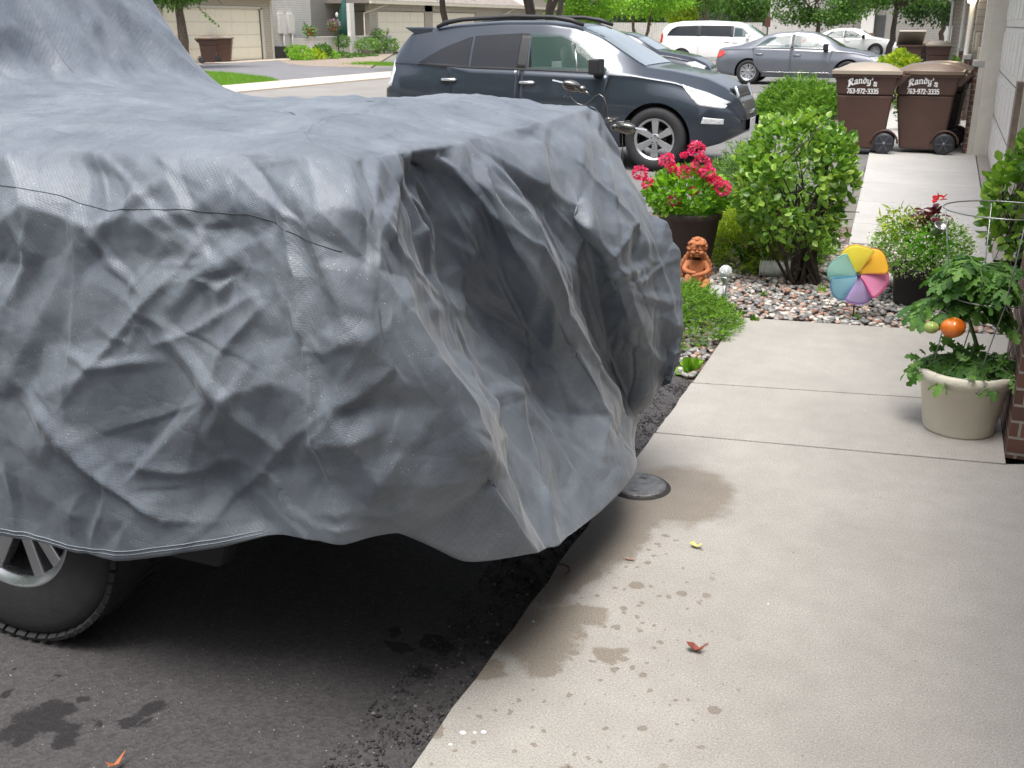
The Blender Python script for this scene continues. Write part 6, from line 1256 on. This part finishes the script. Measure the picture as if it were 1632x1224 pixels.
# ================================================================== houses across the street and beyond
op = empty('opposite_house', (-31, 38, 0), label='cream sided house with attached garage across the street at the left', cat='house'); op.location = (0, 0, 0)
FX = -31.0
def fy(u): return at(u, 60, x=FX).y
def box_(m, *a): wall_box(m, *a)
m = MB(); box_(m, -40, FX, 30, 37.4, 0, 2.75); box_(m, -40, FX, 44.55, 45.35, 0, 2.75); box_(m, -40, FX, 37.4, 44.55, 2.3, 2.75); box_(m, -40, FX - .25, 37.4, 44.5, 0, 2.3); m.build('wall', MT['siding_beige'], op)
garage_door(op, FX - .1, 37.5, 44.4, 2.28, MT['cream'], 4, 6, facing=1)
m = MB(); box_(m, FX, FX + .04, 44.42, 44.6, 0, 2.35); box_(m, FX, FX + .04, 37.3, 44.6, 2.28, 2.4); box_(m, FX, FX + .035, 45.2, 45.38, 0, 2.7); m.build('trim', MT['trim'], op)
m = MB(); m.add([(FX + .5, 29.5, 2.72), (FX + .5, 45.9, 2.72), (-45, 45.9, 2.72), (-45, 29.5, 2.72), (FX + .5, 29.5, 2.9), (FX + .5, 45.9, 2.9), (-37, 45.9, 5.6), (-37, 29.5, 5.6)], [(0, 1, 2, 3), (4, 7, 6, 5), (0, 4, 5, 1), (3, 2, 6, 7), (0, 3, 7, 4), (1, 5, 6, 2)]); m.build('roof', MT['shingle'], op)
m = MB(); box_(m, FX + .5, FX + .62, 29.5, 45.9, 2.72, 2.86); m.build('gutter', plain('gutter_cream', (.66, .6, .48), .45), op)
oh = empty('patio_house', (0, 0, 0), label='grey sided house with walled patio and two cream garages across the street', cat='house')
m = MB(); box_(m, -40, FX - 2.4, 45.4, 58.0, 0, 5.2); m.build('wall', MT['siding_grey'], oh)
m = MB(); box_(m, FX - 2.6, FX - .3, 57.4, 58.1, 0, 2.7); box_(m, FX - .25, FX, 55.0, 56.0, 0, 2.7); box_(m, -40, FX, 62.1, 63.2, 0, 2.75); box_(m, -40, FX, 69.95, 90, 0, 2.75); box_(m, -40, FX, 56.0, 70, 2.34, 2.75); box_(m, -40, FX - .3, 56.0, 70, 0, 2.3); w2 = m.build('wall', MT['siding_beige'], oh)
for a, b in ((56.05, 62.05), (63.25, 69.9)): garage_door(oh, FX - .1, a, b, 2.3, MT['cream'], 4, 6, facing=1)
m = MB(); m.add([(FX + .5, 54.2, 2.72), (FX + .5, 91, 2.72), (-45, 91, 2.72), (-45, 54.2, 2.72), (FX + .5, 54.2, 2.9), (FX + .5, 91, 2.9), (-38, 91, 5.6), (-38, 54.2, 5.6)], [(0, 1, 2, 3), (4, 7, 6, 5), (0, 4, 5, 1), (3, 2, 6, 7), (0, 3, 7, 4), (1, 5, 6, 2)]); m.build('roof', MT['shingle'], oh)
m = MB(); box_(m, FX + .5, FX + .62, 54.2, 91, 2.70, 2.86); m.tube([(FX + .5, 56.3, 2.7), (FX + .3, 55.6, 2.5), (FX - .1, 54.6, 2.2), (FX - .1, 54.6, .2)], .05, 8); m.tube([(FX + .5, 76, 2.7), (FX + .3, 75.2, 2.4), (FX, 74.6, 2.2), (FX, 74.6, .2)], .05, 8); m.build('gutter', plain('gutter_cream2', (.66, .6, .48), .45), oh)
m = MB(); m.add([(FX + .45, 78, 2.88), (FX + .45, 86, 2.88), (FX + .45, 82, 4.9), (-37, 78, 2.88), (-37, 86, 2.88), (-37, 82, 4.9)], [(0, 1, 2), (5, 4, 3), (0, 2, 5, 3), (1, 4, 5, 2), (0, 3, 4, 1)]); m.build('gable', MT['siding_beige'], oh)
xw = FX - 2.4
def win(parent, u0, u1, v0, v1, x):
    a, b = at(u0, v1, x=x), at(u1, v0, x=x); m = MB(); box_(m, x, x + .06, a.y, b.y, a.z, b.z); f = m.build('window', MT['gutter'], parent, bevel=.01)
    m = MB(); n = 3; mm = 3; wy = (b.y - a.y - .12) / n; wz = (b.z - a.z - .12) / mm
    for i in range(n):
        for j in range(mm): box_(m, x + .05, x + .068, a.y + .06 + i * wy + .02, a.y + .06 + (i + 1) * wy - .02, a.z + .06 + j * wz + .02, a.z + .06 + (j + 1) * wz - .02)
    m.build('pane', MT['glass_dark'], f)
win(oh, 470, 491, 11, 43, xw)
m = MB(); a = at(528, 20, x=xw); b = at(545, 20, x=xw); box_(m, xw, xw + .05, a.y, b.y, 0, 2.1); m.build('door', plain('patio_door', (.24, .21, .18), .6), oh)
m = MB(); a = at(560, 20, x=FX + .2); b = at(567, 20, x=FX + .2); box_(m, FX - .1, FX + .1, a.y, b.y, 0, 2.7); m.build('porch_post', MT['gutter'], oh)
m = MB(); ya = at(448, 20, x=FX - 1.2).y
for u in (444, 458): y_ = at(u, 20, x=FX - 1.2).y; box_(m, FX - 1.3, FX - 1.15, y_, y_ + .55, 1.15, 2.1)
m.build('meter_box', MT['gutter'], oh); m = MB()
for u in (446, 460): y_ = at(u, 20, x=FX - 1.2).y; m.tube([(FX - 1.2, y_ + .2, 1.15), (FX - 1.2, y_ + .2, .1)], .05, 6)
m.build('conduit', MT['gutter'], oh); m = MB(); y_ = at(441, 20, x=FX - 1.3).y; box_(m, -36, FX - 1.3, y_, y_ + 3.2, 0, 2.9); m.build('side_wall', MT['siding_white'], oh)
# low patio wall
pwl = empty('patio_wall', (0, 0, 0), label='low sided patio wall with a flat white cap across the street', cat='wall')
c0, c1, c2 = fy(497), at(533, 60, x=FX).y, fy(624)
m = MB(); box_(m, FX - .15, FX, c0, c2, 0, .93); box_(m, FX - 2.3, FX - .15, c0, c0 + .15, 0, .93); m.build('siding', MT['siding_white'], pwl)
m = MB(); box_(m, FX - .2, FX + .05, c0 - .05, c2 + .05, .931, .985); m.build('cap', MT['gutter'], pwl); m = MB(); box_(m, FX, FX + .03, c1, c1 + .25, 0, .93); box_(m, FX, FX + .03, c2 - .2, c2, 0, .93); m.build('corner_board', MT['trim'], pwl)
m = MB(); y_ = at(440, 80, x=FX + .1).y; box_(m, FX - 1.0, FX + .1, y_, at(463, 80, x=FX + .1).y, .0, .55); tag(m.build('air_conditioner', plain('ac_dark', (.03, .03, .03), .7), bevel=.02), 'dark boxed air conditioner unit beside the far garage corner', 'air conditioner')
# closed umbrella
p = at(551, 55, x=FX - .9); um = empty('patio_umbrella', (p.x, p.y, 0), label='closed dark green patio umbrella behind the far patio wall', cat='umbrella')
m = MB(); m.tube([(0, 0, 0), (0, 0, 3.0)], .025, 8); m.build('pole', MT['gutter'], um)
m = MB(); pr = []; n = 26; vs = []
for j, (r_, z) in enumerate(((.17, .85), (.30, 1.05), (.38, 1.5), (.34, 1.9), (.22, 2.4), (.08, 2.9), (.02, 3.0))):
    for i in range(n): a = 2 * math.pi * i / n; q = r_ * (1 + .22 * math.cos(8 * a)); vs.append((q * math.cos(a), q * math.sin(a), z))
m.add(vs, [tuple(q) for q in grid_faces(7, n, True)], True); m.build('canopy', plain('umbrella_green', (.01, .07, .055), .7, var=.2), um)
# plant pole with hanging baskets, pots, shrubs over there
def small_plant(name, u, v, x, s, label, mats, n=260, pt=None, ph=.3, cat='potted plant', group='potted plants by the far patio', sq=.8, base=None, ls=.12):
    p = at(u, v, x=x); z0 = base if base is not None else p.z - s * .6; t = empty(name, (p.x, p.y, z0), 0, label, cat, group); rg = np.random.default_rng(int(u + v))
    if pt: m = MB(); m.lathe([(.0, 0), (s * .45, 0), (s * .62, ph), (s * .66, ph), (s * .6, ph - .03), (0, ph - .03)], 18, cap=False); m.build('pot', MT[pt], t)
    for i, mt in enumerate(mats): vv = sph(n, 1, .3, rg); P = vv * (s, s, s * sq) + (0, 0, p.z - z0 + (.25 * s if i else 0)); leafy(['foliage', 'blossom_mass'][i], P, vv + rg.normal(0, .5, vv.shape), rg.uniform(.6, 1.2, n) * ls * (1 if i == 0 else .8), QUAD, MT[mt], t, i)
    return t
MT['petal_pur'] = mat_leaf('petal_purple', [(.20, .04, .16), (.35, .10, .28), (.75, .68, .72)], .3)
ph_ = empty('plant_pole', (at(540, 86, x=FX + .6).x, at(540, 86, x=FX + .6).y, 0), label='thin black pole with lamp finial carrying a hanging basket in the far bed', cat='pole')
m = MB(); m.tube([(0, 0, 0), (0, 0, 2.0)], .03, 8); m.tube([(0, 0, 1.25), (0, .2, 1.3), (0, .35, 1.15)], .015, 6); m.build('post', MT['plast'], ph_); m = MB(); m.lathe([(.03, 1.95), (.07, 2.02), (.07, 2.12), (.02, 2.2)], 12); m.build('finial', MT['gutter'], ph_)
small_plant('flower_basket', 532, 42, FX - .1, .36, 'basket of purple and white flowers on the far patio wall', ['leaf_mid', 'petal_pur'], 240, 'pot_terra', .2)
small_plant('hanging_basket', 546, 66, FX + .5, .42, 'round hanging basket hooked on the black pole', ['leaf_mid'], 420, None)
small_plant('window_pot', 477, 40, FX - 1.6, .36, 'terracotta pot of greenery under the far window', ['leaf_mid'], 260, 'pot_terra', .3)
small_plant('wall_pot', 494, 50, FX - .2, .36, 'terracotta pot at the left end of the patio wall', ['leaf_jun2'], 240, 'pot_terra', .35)
for u, l in ((596, 'first of three small green pots on the patio wall near the garage'), (604, 'middle one of three small green pots on the patio wall'), (616, 'yellow green potted plant at the right end of the patio wall')): small_plant('wall_pot', u, 49, FX - .08, .17, l, ['leaf_mid' if u < 610 else 'leaf_yel'], 120, 'pot_grey', .22, base=.985, ls=.08)
small_plant('planter_shrub', 586, 72, FX + 1.0, .72, 'silvery shrub in a grey trough before the patio wall', ['leaf_jun2'], 900, 'pot_grey', .3, base=0, sq=.55)
small_plant('bed_shrub', 603, 68, FX + .4, .55, 'upright pale shrub by the right end of the patio wall', ['leaf_jun2'], 800, None, sq=1.3, base=0, cat='shrub')
small_plant('bed_shrub', 624, 72, FX + .9, .45, 'pale shrub half hidden by the tail of the suv', ['leaf_jun2'], 500, None, sq=.9, base=0, cat='shrub')
small_plant('tall_pot', 466, 82, FX + 1.2, .36, 'tall grey pot of leaves beside the far driveway', ['leaf_lite'], 300, 'pot_grey', .6, base=0)
for i, (u, v, s, mt, l) in enumerate(((480, 86, .62, 'leaf_lite', 'bright broad leafed plant at the left end of the far bed'), (500, 90, .62, 'leaf_yel', 'daylilies with yellow buds in the far bed'), (522, 91, .60, 'leaf_lite', 'grassy clump in the middle of the far bed'), (545, 93, .55, 'leaf_mid', 'arching grass clump at the foot of the black pole'), (568, 94, .50, 'leaf_mid', 'low green groundcover right of the pole'), (592, 96, .5, 'leaf_mid', 'low green shrub in front of the trough'), (514, 80, .45, 'leaf_mid', 'tall lily with orange flowers against the patio wall'))):
    small_plant('bed_plant', u, v, FX + 2.4, s, l, [mt], 700, None, sq=.6, cat='plant', group='plants in the bed across the street')
p = at(575, 101, z=0); p2 = at(605, 104, z=0); X = rg.uniform(0, 1, 5000); Y_ = rg.uniform(0, 1, 5000); Pg = np.stack([p.x + X * (p2.x - p.x + 2) + rg.normal(0, .3, 5000), p.y + X * (p2.y - p.y) + rg.normal(0, .5, 5000), np.full(5000, -.01)], 1)
tag(leafy('bed_grass', Pg, rg.normal(0, .3, Pg.shape) + (0, 0, 1), rg.uniform(.08, .14, 5000), BLADE, MT['blade']), 'strip of lawn at the right end of the far bed', 'grass', kind='stuff')
# houses beyond
bh = empty('far_house', (0, 0, 0), label='beige sided house with a stone based porch behind the trees on the right', cat='house')
Yh = 82.0; X_ = lambda u: at(u, 50, y=Yh).x
m = MB(); box_(m, X_(1335), X_(1500), Yh, Yh + 8, 0, 5.0); m.build('wall', siding('siding_greige', (.33, .31, .285), .16), bh)
m = MB(); box_(m, X_(1372), X_(1392), Yh - .5, Yh - .1, 1.0, 3.2); m.build('porch_column', MT['gutter'], bh); m = MB(); box_(m, X_(1370), X_(1394), Yh - .55, Yh - .05, 0, 1.0); m.build('stone_base', MT['brick'], bh)
m = MB(); box_(m, X_(1368), X_(1400), Yh - .9, Yh, 3.21, 3.6); m.build('porch_beam', MT['gutter'], bh)
m = MB(); box_(m, X_(1392), X_(1410), Yh - .04, Yh - .002, 0, 2.2); m.build('door', MT['cabin'], bh)
m = MB(); m.add([(X_(1320), Yh - .8, 5), (X_(1510), Yh - .8, 5), (X_(1510), Yh + 9, 5), (X_(1320), Yh + 9, 5), (X_(1320), Yh + 4, 8), (X_(1510), Yh + 4, 8)], [(0, 3, 2, 1), (0, 1, 5, 4), (3, 4, 5, 2), (0, 4, 3), (1, 2, 5)]); m.build('roof', MT['shingle'], bh)
wh = empty('end_house', (0, 0, 0), label='pale sided gable wall between the minivan and the round tree', cat='house'); Y2 = 92.0; X2 = lambda u: at(u, 40, y=Y2).x
m = MB(); box_(m, X2(1226), X2(1300), Y2, Y2 + 8, 0, 6.5); m.build('wall', MT['siding_white'], wh); m = MB(); m.add([(X2(1222), Y2 - .5, 6.5), (X2(1305), Y2 - .5, 6.5), (X2(1305), Y2 + 9, 6.5), (X2(1222), Y2 + 9, 6.5), (X2(1262), Y2 - .5, 9), (X2(1262), Y2 + 9, 9)], [(0, 1, 2, 3), (0, 4, 1), (3, 2, 5), (0, 3, 5, 4), (1, 4, 5, 2)]); m.build('roof', MT['shingle'], wh)
sg = empty('brown_sign', (at(1222, 60, y=70).x, 70, 0), label='small brown sign board on a post beyond the minivan', cat='sign')
m = MB(); m.tube([(0, 0, 0), (0, 0, 2.3)], .04, 8); m.build('post', MT['plast'], sg); m = MB(); m.box((0, -.06, 1.75), (.34, .03, .62)); m.build('board', plain('sign_brown', (.10, .035, .03), .6), sg, bevel=.01)
fc = empty('privacy_fence', (0, 0, 0), label='pale board fence under the light green trees', cat='fence'); m = MB()
for i in range(70): m.box((at(960, 50, y=74).x + i * .16, 74, .85), (.14, .03, 1.7))
m.build('board', MT['siding_white'], fc); m = MB(); m.box((at(960, 50, y=74).x + 5.5, 74.04, 1.3), (11.2, .04, .09)); m.build('rail', MT['gutter'], fc)
# seam piping on the cover
m = MB()
def nearest(u, v, y):
    p = np.array(tuple(at(u, v, y=y))); d = np.linalg.norm(G2[:, nJ // 3:].reshape(-1, 3) - p, axis=1); i = int(d.argmin()); w = nJ - nJ // 3; return i // w, i % w + nJ // 3
def sewn(pts, y):
    idx = [nearest(u, v, y) for u, v in pts]; out = []
    for (a, b), (c, d) in zip(idx[:-1], idx[1:]):
        n = max(2, int(max(abs(c - a), abs(d - b)) / 1.5))
        for q in range(n):
            fi, fj = a + (c - a) * q / n, b + (d - b) * q / n; i, j = min(int(fi), nI - 2), min(int(fj), nJ - 2); x, y_ = fi - i, fj - j
            out.append(tuple(G2[i, j] * (1 - x) * (1 - y_) + G2[i + 1, j] * x * (1 - y_) + G2[i, j + 1] * (1 - x) * y_ + G2[i + 1, j + 1] * x * y_ + Nn[i, j] * .0004))
    return out
def sewnx(pts):
    global nearest
    o_ = nearest
    def nearest(u, v, y):
        p = np.array(tuple(at(u, v, x=-.84))); d = np.linalg.norm(G2[:, nJ // 3:].reshape(-1, 3) - p, axis=1); i = int(d.argmin()); w = nJ - nJ // 3; return i // w, i % w + nJ // 3
    r_ = sewn(pts, 0); nearest = o_; return r_
for pts in ([(-60, 285), (0, 297), (90, 305), (160, 322), (300, 332), (390, 343), (432, 355), (500, 380), (550, 405)],): m.tube(sewn(pts, 1.69), .0010, 6)
m.build('seam', plain('seam_thread', (.05, .06, .075), .7, bump=0), cover); m = MB()
m.tube([tuple(G2[i, nJ - 7] + Nn[i, nJ - 7] * .0008) for i in range(4, sum(seg_i[:13]), 2)], .0009, 5)
i0, i1 = 4, sum(seg_i[:13]); m.tube([tuple(G2[i, nJ - 9] + Nn[i, nJ - 9] * .001) for i in range(i0, i1, 2)], .0011, 5)
m.build('hem_stitching', plain('hem_thread', (.26, .29, .33), .7, bump=0), cover)
